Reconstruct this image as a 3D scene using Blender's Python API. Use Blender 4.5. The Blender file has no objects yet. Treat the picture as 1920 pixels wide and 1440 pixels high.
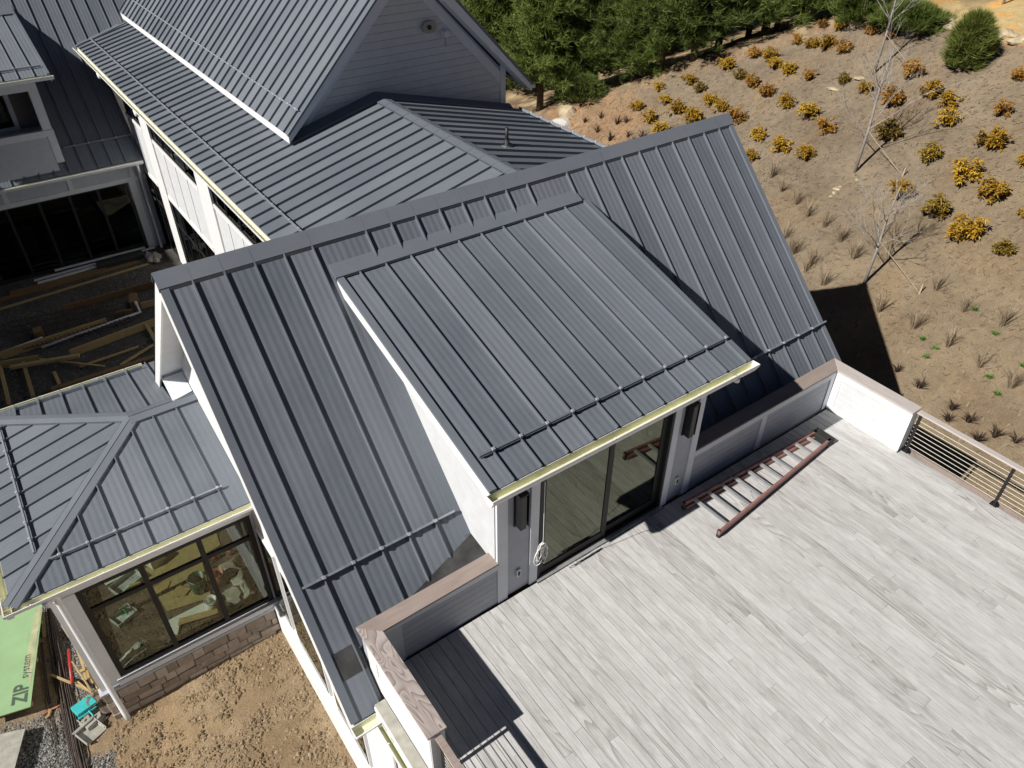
import bpy, bmesh, math, random
from mathutils import Vector, Matrix, noise as mnoise
R = random.Random(7)
S = bpy.context.scene
COL = S.collection
# ------------------------------------------------------------------ camera, sky, sun, exposure
YAW, PITCH, ROLL, FPX = 54.065, 37.806, -0.345, 1420.3
CAM = Vector((-2.683, -6.582, 11.0))
ya, pa, ra = (math.radians(a) for a in (YAW, PITCH, ROLL))
FWD = Vector((math.cos(ya)*math.cos(pa), math.sin(ya)*math.cos(pa), -math.sin(pa)))
RT0 = Vector((math.sin(ya), -math.cos(ya), 0)); DN0 = FWD.cross(RT0)
RGT = math.cos(ra)*RT0 + math.sin(ra)*DN0; DWN = -math.sin(ra)*RT0 + math.cos(ra)*DN0
cd = bpy.data.cameras.new('camera'); cam = bpy.data.objects.new('camera', cd); COL.objects.link(cam)
m = Matrix((RGT, -DWN, -FWD)).transposed().to_4x4(); m.translation = CAM; cam.matrix_world = m
cd.sensor_fit = 'HORIZONTAL'; cd.sensor_width = 36; cd.lens = 36*FPX/1920
cd.clip_start = 0.1; cd.clip_end = 2000
S.camera = cam
SUN = Vector((0.7716, 0.009, -0.6360)).normalized()           # direction the light travels
W = bpy.data.worlds.new('World'); S.world = W; W.use_nodes = True
nt = W.node_tree; sky = nt.nodes.new('ShaderNodeTexSky'); sky.sky_type = 'NISHITA'; sky.sun_disc = False
sky.sun_elevation = math.asin(-SUN.z); sky.sun_rotation = math.atan2(-SUN.x, -SUN.y)
sky.air_density = 0.2; sky.dust_density = 0.15; sky.ozone_density = 1.0
nt.links.new(sky.outputs[0], nt.nodes['Background'].inputs[0]); nt.nodes['Background'].inputs[1].default_value = 0.05
sl = bpy.data.lights.new('sun', 'SUN'); sl.energy = 5.0; sl.angle = math.radians(0.53); sl.color = (1.0, 0.955, 0.89)
so = bpy.data.objects.new('sun', sl); COL.objects.link(so); so.rotation_euler = SUN.to_track_quat('-Z', 'Y').to_euler(); so.location = (-30, 0, 30)
vs = S.view_settings; vs.view_transform = 'Standard'; vs.look = 'None'; vs.exposure = 0.38; vs.gamma = 1.0
S.cycles.max_bounces = 8; S.cycles.transparent_max_bounces = 16; S.cycles.caustics_reflective = False; S.cycles.caustics_refractive = False

# ------------------------------------------------------------------ helpers: rays from photo pixels, meshes, things
def ray(p): return (RGT*(p[0]-960) + DWN*(p[1]-720) + FWD*FPX).normalized()
def hit(p, axis, val):
    v = ray(p); t = (val-CAM[axis])/v[axis]; return CAM + v*t
def sm(a, b, x):
    t = min(1, max(0, (x-a)/(b-a))); return t*t*(3-2*t)
def crest(y):                                             # far edge of the planted slope
    P = ((-40, 33.0), (8.6, 33.7), (13, 34.9), (17, 34.4), (23, 30.6), (27, 26.6), (32, 24.0), (60, 20))
    for (a, xa), (b, xb) in zip(P[:-1], P[1:]):
        if y <= b: return xa+(xb-xa)*max(0, (y-a))/(b-a)
    return 20
def height(x, y):
    xc = crest(y); u = min(x, xc)
    right = -3.39+.484*(u-19)-.143*(max(-12, min(y, 34))-4)
    s_ = x-xc
    if s_ > 0: right += .484*1.0*(1-math.exp(-s_)) + .10*max(0, s_-1)*sm(60, 20, s_)
    right = -5.7+math.log(1+math.exp((right+5.7)*2.5))/2.5
    left = -5.35 + 1.15*sm(11.3, 12.2, y) - .12*sm(-1, -5, x)*(1-sm(11, 12, y))
    k = sm(1.5, 11.5, x)
    return left*(1-k) + right*k + .04*math.sin(x*.9+y*.5)*math.sin(y*.7-x*.3)*k
def ground(p):
    v = ray(p); t = 6.0
    while t < 200:
        q = CAM + v*t
        if q.z < height(q.x, q.y): break
        t += .5
    lo, hi = t-.5, t
    for i in range(24):
        t = (lo+hi)/2; q = CAM + v*t
        if q.z < height(q.x, q.y): hi = t
        else: lo = t
    return Vector((q.x, q.y, height(q.x, q.y)))
class MB:
    def __init__(s): s.v = []; s.f = []; s.mi = []
    def add(s, vs, fs, mi=0):
        n = len(s.v); s.v += [tuple(v) for v in vs]; s.f += [tuple(i+n for i in f) for f in fs]; s.mi += [mi]*len(fs); return s
    def box(s, x0, x1, y0, y1, z0, z1, mi=0):
        return s.add([(x0,y0,z0),(x1,y0,z0),(x1,y1,z0),(x0,y1,z0),(x0,y0,z1),(x1,y0,z1),(x1,y1,z1),(x0,y1,z1)],
                     [(0,3,2,1),(4,5,6,7),(0,1,5,4),(1,2,6,5),(2,3,7,6),(3,0,4,7)], mi)
    def prism(s, poly, vec, mi=0):
        a = [Vector(p) for p in poly]; vec = Vector(vec); n = len(a)
        nn = sum(((a[i].cross(a[(i+1) % n])) for i in range(n)), Vector())
        if nn.dot(vec) > 0: a = a[::-1]
        return s.add(a+[p+vec for p in a], [tuple(range(n)), tuple(range(2*n-1, n-1, -1))]+[((i+1) % n, i, i+n, (i+1) % n+n) for i in range(n)], mi)
    def beam(s, p, q, w, h, up=(0,0,1), mi=0):
        p, q, up = Vector(p), Vector(q), Vector(up); d = (q-p).normalized(); sd = d.cross(up)
        if sd.length < 1e-4: sd = d.cross(Vector((1,0,0)))
        sd.normalize(); u = sd.cross(d); c = []
        for e in (p, q): c += [e+sd*(a*w/2)+u*(b*h/2) for a, b in ((-1,-1),(1,-1),(1,1),(-1,1))]
        return s.add(c, [(3,2,1,0),(4,5,6,7),(0,1,5,4),(1,2,6,5),(2,3,7,6),(3,0,4,7)], mi)
    def tube(s, pts, r, n=6, mi=0):
        pts = [Vector(p) for p in pts]; rs = r if isinstance(r, (list, tuple)) else [r]*len(pts); base = len(s.v); prev = None
        for i, p in enumerate(pts):
            d = (pts[min(i+1, len(pts)-1)]-pts[max(i-1, 0)]).normalized()
            a = prev if prev is not None else d.orthogonal().normalized()
            a = (a-d*a.dot(d))
            a = a.normalized() if a.length > 1e-4 else d.orthogonal().normalized()
            prev = a; b = d.cross(a)
            s.v += [tuple(p+(a*math.cos(6.2832*k/n)+b*math.sin(6.2832*k/n))*rs[i]) for k in range(n)]
        fs = [(base+i*n+k, base+i*n+(k+1) % n, base+(i+1)*n+(k+1) % n, base+(i+1)*n+k) for i in range(len(pts)-1) for k in range(n)]
        fs += [tuple(base+k for k in range(n-1, -1, -1)), tuple(base+(len(pts)-1)*n+k for k in range(n))]
        s.f += fs; s.mi += [mi]*len(fs); return s
    def lathe(s, prof, n=16, mi=0, c=(0,0,0)):
        b = len(s.v)
        for r, z in prof: s.v += [(c[0]+r*math.cos(6.2832*k/n), c[1]+r*math.sin(6.2832*k/n), c[2]+z) for k in range(n)]
        fs = [(b+i*n+k, b+i*n+(k+1) % n, b+(i+1)*n+(k+1) % n, b+(i+1)*n+k) for i in range(len(prof)-1) for k in range(n)]
        fs += [tuple(b+k for k in range(n-1, -1, -1)), tuple(b+(len(prof)-1)*n+k for k in range(n))]
        s.f += fs; s.mi += [mi]*len(fs); return s
    def mesh(s, name, mat, smooth=False):
        me = bpy.data.meshes.new(name); me.from_pydata(s.v, [], s.f)
        for mm in (mat if isinstance(mat, (list, tuple)) else [mat]): me.materials.append(mm)
        me.polygons.foreach_set('material_index', s.mi)
        if smooth: me.polygons.foreach_set('use_smooth', [True]*len(s.f))
        return me
    def obj(s, name, mat, parent=None, smooth=False, bevel=0):
        return link(name, s.mesh(name, mat, smooth), parent, bevel)
def link(name, me, parent=None, bevel=0, loc=None, rot=None):
    o = bpy.data.objects.new(name, me); COL.objects.link(o)
    if loc is not None: o.location = loc
    if rot is not None: o.rotation_euler = rot
    if parent is not None:
        o.parent = parent
        if parent.type == 'EMPTY' and parent.get('w'): o.matrix_parent_inverse = Matrix.Translation(-Vector(parent.location))
    if bevel:
        b = o.modifiers.new('bevel', 'BEVEL'); b.width = bevel; b.segments = 2; b.limit_method = 'ANGLE'
    return o
def tag(o, label=None, cat=None, group=None, kind=None):
    if label: o['label'] = label
    if cat: o['category'] = cat
    if group: o['group'] = group
    if kind: o['kind'] = kind
    return o
def thing(name, label, cat, loc=(0,0,0), group=None, world=True, rot=None):
    o = bpy.data.objects.new(name, None); COL.objects.link(o); o.location = loc; o.empty_display_size = .2
    if rot: o.rotation_euler = rot
    if world: o['w'] = 1
    return tag(o, label, cat, group)
def bx(name, b, mat, parent=None, bevel=0): return MB().box(*b).obj(name, mat, parent, bevel=bevel)

# ------------------------------------------------------------------ materials
class NT:
    def __init__(s, name):
        s.m = bpy.data.materials.new(name); s.m.use_nodes = True; s.t = s.m.node_tree; s.b = s.t.nodes['Principled BSDF']
    def n(s, typ, **kw):
        x = s.t.nodes.new(typ)
        for k, v in kw.items():
            if k.startswith('i_'): x.inputs[int(k[2:]) if k[2:].isdigit() else k[2:].replace('_', ' ')].default_value = v
            else: setattr(x, k, v)
        return x
    def l(s, a, b): s.t.links.new(a, b)
    def coord(s, kind='Object', scale=(1,1,1), loc=(0,0,0)):
        c = s.n('ShaderNodeTexCoord'); mp = s.n('ShaderNodeMapping'); mp.inputs['Scale'].default_value = scale; mp.inputs['Location'].default_value = loc
        s.l(c.outputs[kind], mp.inputs[0]); return mp.outputs[0]
    def noise(s, vec, scale, detail=4, rough=.55, dist=0):
        x = s.n('ShaderNodeTexNoise'); x.inputs['Scale'].default_value = scale; x.inputs['Detail'].default_value = detail
        x.inputs['Roughness'].default_value = rough; x.inputs['Distortion'].default_value = dist; s.l(vec, x.inputs['Vector']); return x.outputs['Fac']
    def ramp(s, fac, stops):
        x = s.n('ShaderNodeValToRGB'); e = x.color_ramp.elements
        while len(e) < len(stops): e.new(.5)
        for k, (p, c) in enumerate(stops): e[k].position = p; e[k].color = (*c, 1) if len(c) == 3 else c
        s.l(fac, x.inputs[0]); return x.outputs[0]
    def math(s, op, a, b=None):
        x = s.n('ShaderNodeMath', operation=op)
        for i, v in enumerate((a, b)):
            if v is None: continue
            if isinstance(v, (int, float)): x.inputs[i].default_value = v
            else: s.l(v, x.inputs[i])
        return x.outputs[0]
    def mix(s, fac, a, b, bt='MIX'):
        x = s.n('ShaderNodeMix', data_type='RGBA', blend_type=bt)
        if isinstance(fac, (int, float)): x.inputs[0].default_value = fac
        else: s.l(fac, x.inputs[0])
        for i, v in ((6, a), (7, b)):
            if isinstance(v, tuple): x.inputs[i].default_value = (*v, 1)
            else: s.l(v, x.inputs[i])
        return x.outputs[2]
    def bump(s, h, strength=.3, dist=.01):
        x = s.n('ShaderNodeBump'); x.inputs['Strength'].default_value = strength; x.inputs['Distance'].default_value = dist
        s.l(h, x.inputs['Height']); s.l(x.outputs[0], s.b.inputs['Normal']); return x
    def set(s, col=None, rough=None, metal=None, spec=None):
        if col is not None:
            if isinstance(col, tuple): s.b.inputs['Base Color'].default_value = (*col, 1)
            else: s.l(col, s.b.inputs['Base Color'])
        if rough is not None:
            if isinstance(rough, (int, float)): s.b.inputs['Roughness'].default_value = rough
            else: s.l(rough, s.b.inputs['Roughness'])
        if metal is not None: s.b.inputs['Metallic'].default_value = metal
        if spec is not None: s.b.inputs['Specular IOR Level'].default_value = spec
        return s.m
    def orand(s): return s.n('ShaderNodeObjectInfo').outputs['Random']
def flat(name, col, rough=.5, metal=0, var=.12, scale=6, bump=0):
    t = NT(name); v = t.coord(); f = t.noise(v, scale, 5)
    a = tuple(c*(1-var) for c in col); b = tuple(min(1, c*(1+var)) for c in col)
    t.set(t.ramp(f, [(.3, a), (.7, b)]), rough, metal)
    if bump: t.bump(t.noise(v, scale*12, 3), bump, .004)
    return t.m
def roof_metal(name='roof_metal', waves=True):
    t = NT(name); uv = t.coord('UV'); ob = t.coord()
    sp = t.n('ShaderNodeSeparateXYZ'); t.l(uv, sp.inputs[0])
    big = t.noise(ob, .6, 4); fine = t.noise(ob, 9, 4)
    rnd = t.orand()
    f = t.math('ADD', t.math('MULTIPLY', big, .55), t.math('ADD', t.math('MULTIPLY', fine, .2), t.math('MULTIPLY', rnd, .38)))
    streak = t.noise(t.coord('UV', (18, .5, 1)), 1.0, 3)
    f = t.math('ADD', f, t.math('MULTIPLY', streak, .18))
    c = t.ramp(f, [(.35, (.108, .124, .147)), (.85, (.152, .170, .196))])
    spots = t.noise(ob, 55, 2)
    c = t.mix(t.ramp(spots, [(.74, (0,0,0)), (.79, (1,1,1))]), c, (.30, .31, .32))
    t.set(c, t.ramp(big, [(.3, (.38,)*3), (.7, (.55,)*3)]), 0, .38)
    if waves:
        w = t.math('SINE', t.math('MULTIPLY', sp.outputs[0], 2*math.pi/.122))
        slow = t.noise(t.coord('UV', (7, .35, 1)), 1.0, 2)
        h = t.math('ADD', t.math('MULTIPLY', w, .5), t.math('MULTIPLY', slow, 2.2))
        t.bump(h, .75, .0042)
    return t.m
def wood(name, stops, grain=(16, 1.0), rings=1.0, rough=.75, bump=.25, orient='Y', ringscale=3.2, randv=.08, ringdark=(.55,.53,.52), wavy=0):
    """weathered plank: streaks along the board, cathedral rings in some boards, tone differing from board to board"""
    t = NT(name)
    oi = t.n('ShaderNodeObjectInfo'); tc = t.n('ShaderNodeTexCoord')
    comb = t.n('ShaderNodeCombineXYZ'); t.l(t.math('MULTIPLY', oi.outputs['Random'], 37.0), comb.inputs[0]); t.l(t.math('MULTIPLY', oi.outputs['Random'], 91.0), comb.inputs[1])
    t.l(t.math('MULTIPLY', oi.outputs['Random'], 13.0), comb.inputs[2])
    ad = t.n('ShaderNodeVectorMath', operation='ADD'); t.l(tc.outputs['Object'], ad.inputs[0]); t.l(comb.outputs[0], ad.inputs[1])
    def mp(sx, sy):
        x = t.n('ShaderNodeMapping'); x.inputs['Scale'].default_value = (sx, sy, sx) if orient == 'Y' else (sy, sx, sx)
        t.l(ad.outputs[0], x.inputs[0]); return x.outputs[0]
    g = t.noise(mp(*grain), 2.2, 6, .62, .3)
    cloud = t.noise(mp(4.5, 1.6), 1.3, 6, .68, .8)
    fine = t.noise(mp(75, 1.6), 1.0, 5, .75)
    ringv = t.noise(mp(ringscale, 1.5 if wavy else .33), 1.0, 1.0 if wavy else 1.5, .4, .6 if wavy else .2)
    ring = t.math('FRACT', t.math('MULTIPLY', ringv, 9.0 if wavy else 15.0)); ring = t.math('POWER', ring, 2.2)
    rmask = t.ramp(t.noise(mp(1.2, .22), 1.0, 2), [(.30 if wavy else .50, (0,0,0)), (.45 if wavy else .62, (1,1,1))])
    f = t.math('ADD', t.math('MULTIPLY', g, .30), t.math('ADD', t.math('MULTIPLY', cloud, .36), t.math('MULTIPLY', fine, .30)))
    f = t.math('ADD', f, t.math('MULTIPLY', t.math('SUBTRACT', oi.outputs['Random'], .5), randv))
    c = t.ramp(f, stops)
    amt = t.math('MULTIPLY', t.math('MULTIPLY', ring, rmask), rings)
    c = t.mix(amt, c, t.mix(1.0, c, ringdark, 'MULTIPLY'))
    t.set(c, rough, 0, .3)
    h = t.math('SUBTRACT', t.math('ADD', t.math('MULTIPLY', g, .5), t.math('MULTIPLY', fine, .5)), t.math('MULTIPLY', amt, .5))
    t.bump(h, bump, .006)
    return t.m
def glass(name, tint=(.9,.95,.92), refl=.12, rtint=(.95,1,.95), rough=.0):
    t = NT(name); t.t.nodes.remove(t.b)
    tr = t.n('ShaderNodeBsdfTransparent'); tr.inputs[0].default_value = (*tint, 1)
    gl = t.n('ShaderNodeBsdfGlossy'); gl.inputs[0].default_value = (*rtint, 1); gl.inputs['Roughness'].default_value = rough
    fr = t.n('ShaderNodeLayerWeight'); fac = t.math('MINIMUM', t.math('ADD', t.math('MULTIPLY', t.math('POWER', fr.outputs['Facing'], 4.0), .7), refl), 1.0)
    mx = t.n('ShaderNodeMixShader'); t.l(fac, mx.inputs[0]); t.l(tr.outputs[0], mx.inputs[1]); t.l(gl.outputs[0], mx.inputs[2])
    t.l(mx.outputs[0], t.t.nodes['Material Output'].inputs[0]); return t.m
def island(name, stops, rough=.7, spec=.25, trans=0, orandamt=.3):
    t = NT(name); g = t.n('ShaderNodeNewGeometry'); f = t.math('ADD', t.math('MULTIPLY', g.outputs['Random Per Island'], 1-orandamt), t.math('MULTIPLY', t.orand(), orandamt))
    c = t.ramp(f, stops); t.set(c, rough, 0, spec)
    if trans:
        tl = t.n('ShaderNodeBsdfTranslucent'); t.l(c, tl.inputs[0]); mx = t.n('ShaderNodeMixShader'); mx.inputs[0].default_value = trans
        t.l(t.b.outputs[0], mx.inputs[1]); t.l(tl.outputs[0], mx.inputs[2]); t.l(mx.outputs[0], t.t.nodes['Material Output'].inputs[0])
    return t.m
M = {}
M['roof'] = roof_metal(); M['trim_metal'] = roof_metal('roof_trim_metal', False)
M['white'] = flat('white_trim', (.70, .705, .71), .5, 0, .04, 3)
M['fascia'] = flat('pale_grey_fascia', (.66, .69, .73), .5, 0, .04, 3)
M['siding'] = flat('grey_siding', (.40, .42, .46), .6, 0, .06, 4, .15)
M['wsiding'] = flat('light_siding', (.56, .575, .59), .6, 0, .05, 4, .15)
M['black'] = flat('black_frame', (.008, .008, .009), .6, 0, .2, 5)
M['blackmetal'] = flat('black_metal', (.018, .018, .02), .4, .3, .2, 5)
M['galv'] = flat('galvanised_rail', (.36, .40, .45), .35, .5, .15, 9)
M['steel'] = flat('stainless', (.55, .56, .57), .3, .9, .1, 9)
M['gut_in'] = flat('gutter_inside', (.68, .68, .50), .45, 0, .10, 2.2)
M['gut_dirt'] = flat('gutter_dirt', (.17, .125, .05), .9, 0, .5, 14)
M['flash'] = flat('bare_flashing', (.07, .07, .07), .38, .5, .5, 2.5)
M['deck'] = wood('deck_boards', [(.32, (.29, .282, .275)), (.44, (.435, .43, .424)), (.58, (.56, .557, .555))], rings=1.0, ringdark=(.60,.58,.56))
M['cap'] = wood('cap_boards', [(.25, (.20, .155, .135)), (.5, (.29, .235, .21)), (.7, (.36, .315, .29))], rings=.9, orient='X', ringscale=4.5)
M['capY'] = wood('cap_boards_long', [(.25, (.28, .24, .225)), (.5, (.38, .335, .315)), (.7, (.47, .43, .41))], rings=1.1, orient='Y', ringscale=4.0, ringdark=(.55,.50,.48), wavy=1)
M['capR'] = wood('pale_cap_boards', [(.25, (.36, .32, .30)), (.5, (.46, .42, .40)), (.7, (.54, .51, .49))], rings=.6, orient='Y', ringscale=4.0)
M['cablesteel'] = flat('bright_cable', (.62, .59, .50), .4, 0, .05, 3)
M['lumber'] = wood('raw_lumber', [(.3, (.30, .21, .09)), (.6, (.44, .33, .16))], rings=.5, orient='X', rough=.8)
M['darklumber'] = wood('wet_lumber', [(.3, (.14, .085, .04)), (.6, (.22, .14, .07))], rings=.5, orient='X', rough=.8)
M['door_glass'] = glass('sliding_door_glass', (.30, .33, .28), .13, (.80, .84, .68))
M['win_glass'] = glass('window_glass', (.52, .56, .50), .075)
M['dark_glass'] = glass('dark_window_glass', (.30, .33, .32), .045)
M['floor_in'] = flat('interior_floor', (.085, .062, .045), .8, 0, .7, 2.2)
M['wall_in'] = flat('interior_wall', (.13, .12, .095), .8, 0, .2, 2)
M['ply'] = flat('yellow_plywood', (.36, .29, .13), .7, 0, .15, 5)
M['osb'] = flat('white_board', (.68, .70, .66), .6, 0, .06, 3)
M['plastic'] = flat('clear_plastic', (.45, .50, .50), .25, 0, .5, 5)
M['terra'] = flat('orange_bucket', (.35, .13, .07), .5)
M['green'] = flat('green_plastic', (.03, .32, .10), .4)
M['dgreen'] = flat('dark_green_plastic', (.02, .07, .04), .4)
M['red'] = flat('red_handle', (.38, .03, .03), .4)
M['teal'] = flat('teal_plastic', (.05, .42, .43), .35, 0, .06, 5)
M['greyplastic'] = flat('grey_plastic', (.33, .32, .28), .6, 0, .2, 7)
M['zip'] = flat('green_sheathing', (.27, .42, .22), .55, 0, .1, 1.5)
M['zipdirt'] = flat('dirty_film', (.36, .37, .22), .7, 0, .3, 3)
M['ink'] = flat('printed_ink', (.07, .10, .07), .6)
M['rebar'] = flat('rusty_rebar', (.055, .040, .032), .8, 0, .5, 14)
M['pvc'] = flat('white_pvc', (.62, .63, .66), .4, 0, .05, 4)
M['fiber'] = flat('ladder_fibreglass', (.25, .125, .11), .45, 0, .2, 9)
M['rubber'] = flat('black_rubber', (.02, .02, .02), .7)
M['alu'] = flat('aluminium', (.58, .59, .60), .35, .6, .1, 8)
M['steelblade'] = flat('shovel_steel', (.17, .13, .10), .5, .3, .35, 7)
M['paper'] = flat('white_cord', (.75, .75, .73), .5, 0, .05, 3)
M['boot'] = flat('black_pipe_boot', (.012, .014, .016), .55)
M['beige'] = flat('beige_fixture', (.34, .31, .27), .5, 0, .05, 4)
def stone_mat():
    t = NT('veneer_stone'); v = t.coord(); f = t.math('ADD', t.math('MULTIPLY', t.noise(v, 7, 6), .6), t.math('MULTIPLY', t.orand(), .5))
    t.set(t.ramp(f, [(.25, (.20,.165,.13)), (.5, (.34,.28,.22)), (.75, (.46,.40,.33))]), .85)
    t.bump(t.noise(v, 22, 6), .6, .02); return t.m
M['shadewall'] = flat('shade_toned_recess_wall', (.10, .09, .085), .7); M['stone'] = stone_mat(); M['mortar'] = flat('mortar', (.09,.085,.075), .9)  # recess wall colour is darkened to carry the dormer's shade

# ------------------------------------------------------------------ terrain
def ground_mat():
    t = NT('ground_soil'); v = t.coord()
    at = t.n('ShaderNodeVertexColor'); at.layer_name = 'soil'
    kd = t.n('ShaderNodeVertexColor'); kd.layer_name = 'kinds'
    sp = t.n('ShaderNodeSeparateColor'); t.l(kd.outputs[0], sp.inputs[0])
    n1 = t.noise(v, .45, 5); n2 = t.noise(v, 3.5, 6, .65); n3 = t.noise(v, 22, 5, .7)
    straw = t.noise(t.coord('Object', (1.0, 1.7, 1)), 34, 3, .8, 1.5)
    c = at.outputs[0]
    tone = t.math('ADD', t.math('MULTIPLY', n1, .45), t.math('ADD', t.math('MULTIPLY', n2, .35), t.math('MULTIPLY', n3, .3)))
    c = t.mix(1.0, c, t.ramp(tone, [(.33, (.55,.52,.50)), (.55, (1,1,1)), (.75, (1.5,1.47,1.4))]), 'MULTIPLY')
    sm_ = t.math('MULTIPLY', t.ramp(straw, [(.58, (0,0,0)), (.68, (1,1,1))]), t.math('MULTIPLY', sp.outputs[0], .55))
    c = t.mix(sm_, c, (.46, .385, .28))
    vo = t.n('ShaderNodeTexVoronoi'); vo.inputs['Scale'].default_value = 24; t.l(v, vo.inputs['Vector'])
    vs_ = t.n('ShaderNodeSeparateColor'); t.l(vo.outputs['Color'], vs_.inputs[0])
    gcol = t.ramp(vs_.outputs[0], [(.1, (.05,.05,.05)), (.5, (.15,.15,.145)), (.95, (.34,.335,.32))])
    c = t.mix(sp.outputs[1], c, gcol)
    t.set(c, .95, 0, .1)
    h = t.math('ADD', t.math('MULTIPLY', n3, .6), t.math('MULTIPLY', t.math('MULTIPLY', vo.outputs['Distance'], sp.outputs[1]), -1.2))
    h = t.math('ADD', h, t.math('MULTIPLY', straw, .4)); h = t.math('ADD', h, t.math('MULTIPLY', n2, .9))
    spk = t.noise(v, 75, 2, .8); c2 = t.mix(1.0, c, t.ramp(spk, [(.30, (.55,.53,.5)), (.5, (1,1,1)), (.68, (1.55,1.5,1.42))]), 'MULTIPLY'); t.set(c2)
    t.bump(h, .8, .05); return t.m
def lerp3(a, b, k): return tuple(x*(1-k)+y*k for x, y in zip(a, b))
def nz(x, y):
    v = Vector((x*.9, y*.9, 0)); return min(1, max(0, .5+.75*(mnoise.noise(v)+.5*mnoise.noise(v*2.3)+.25*mnoise.noise(v*5.1))))
MULCH=(.196,.158,.114); CLAY=(.36,.21,.11); GRASS=(.44,.34,.175); DIRT=(.265,.195,.120); SOIL=(.20,.15,.09)
def soil(x, y):
    # returns colour, straw amount, gravel amount
    n = nz(x*.6, y*.6); n2 = nz(x*1.9+5, y*1.7)
    if x > 8:
        c = MULCH; st = 1.0; e = x-crest(y)
        d = math.hypot((x-25.2)/2.6, (y-25.0)/4.2)+.3*(n-.5); k = 1-sm(.7, 1.2, d); c = lerp3(c, CLAY, k*.55); st *= 1-k*.6
        ke = sm(-.5, .7, e+.8*(n-.5))
        if y > 14.5:
            c = lerp3(c, lerp3((.16,.10,.065), (.40,.34,.20), sm(.40,.75,n2)), ke); st *= 1-.4*ke
            c = lerp3(c, CLAY, (1-sm(.2, 1.1, abs(e+.5)))*.5*n2*sm(14, 20, y))
        else:
            g_ = lerp3(GRASS, (.55,.30,.10), sm(.48,.70,nz(x*.8+3,y*.5))*sm(6.5,2.5,e)); g_ = lerp3(g_, (.30,.24,.17), sm(7, 9, e)); c = lerp3(c, g_, ke); st *= 1-.6*ke
        c = lerp3(c, (.218,.170,.112), sm(9, 3, y)*.8)
        c = lerp3(c, (.20,.145,.09), .5*sm(.62,.85,nz(x*.5+9,y*.5)))
        return c, st, 0
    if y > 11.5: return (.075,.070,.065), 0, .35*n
    c = lerp3(DIRT, (.30,.23,.15), sm(.4,.9,n)); g = 0
    k = sm(.4, -.4, abs(x+6.0)-.75+.9*(n2-.5)) * sm(7.4, 6.2, y+.9*(n-.5)+.5*(x+6)); g = k
    g = max(g, .9*sm(.25, -.1, abs(x+5.15+.06*(y-8))-.28+.3*(n2-.5))*sm(6.4, 7.2, y))
    return c, 0, g
def terrain():
    def axis(*segs):
        out = []
        for a, b, st in segs:
            k = int(round((b-a)/st)); out += [a+(b-a)*i/k for i in range(k)]
        return out+[segs[-1][1]]
    xs = axis((-300,-30,30), (-30,-9,3), (-9,-.5,.14), (-.5,10,1.5), (10,46,.4), (46,80,2), (80,120,5), (120,420,30))
    ys = axis((-300,-30,30), (-30,-8,2), (-8,0,.4), (0,12,.14), (12,34,.4), (34,80,.9), (80,120,5), (120,420,30))
    V, Cc, Kk = [], [], []
    rr = random.Random(3)
    for y in ys:
        for x in xs:
            z = height(x, y); c, st, g = soil(x, y)
            if -9 < x < -.3 and -1 < y < 12:
                z += (.05*(nz(x*2.1, y*2.3)-.5)+.035*(nz(x*5.3+1, y*4.9)-.5)+.02*rr.uniform(-1, 1))*(1-.7*g)
            elif x > 10: z += .02*rr.uniform(-1, 1)
            V.append((x, y, z)); Cc += [*c, 1]; Kk += [st, g, 0, 1]
    n = len(xs); F = [(j*n+i, j*n+i+1, (j+1)*n+i+1, (j+1)*n+i) for j in range(len(ys)-1) for i in range(n-1)]
    me = bpy.data.meshes.new('ground'); me.from_pydata(V, [], F); me.materials.append(ground_mat())
    for nm, dat in (('soil', Cc), ('kinds', Kk)):
        a = me.color_attributes.new(nm, 'FLOAT_COLOR', 'POINT'); a.data.foreach_set('color', dat)
    me.polygons.foreach_set('use_smooth', [True]*len(F))
    tag(link('ground', me), kind='structure')
terrain()

# ------------------------------------------------------------------ roofs, siding, gutters
def clip(poly, ax, lo, hi):
    for sgn, lim in ((1, lo), (-1, hi)):
        out = []
        for i in range(len(poly)):
            a, b = poly[i], poly[(i+1) % len(poly)]; da, db = sgn*(a[ax]-lim), sgn*(b[ax]-lim)
            if da >= 0: out.append(a)
            if (da > 0 > db) or (da < 0 < db):
                t = da/(da-db); out.append(tuple(a[k]+(b[k]-a[k])*t for k in (0, 1)))
        poly = out
        if len(poly) < 3: return []
    return poly
def span(poly, u):
    vs = []
    for i in range(len(poly)):
        a, b = poly[i], poly[(i+1) % len(poly)]
        if abs(a[0]-u) < 1e-6: vs.append(a[1])
        if (a[0]-u)*(b[0]-u) < 0: vs.append(a[1]+(b[1]-a[1])*(u-a[0])/(b[0]-a[0]))
    return (min(vs), max(vs)) if len(vs) > 1 else None
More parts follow.
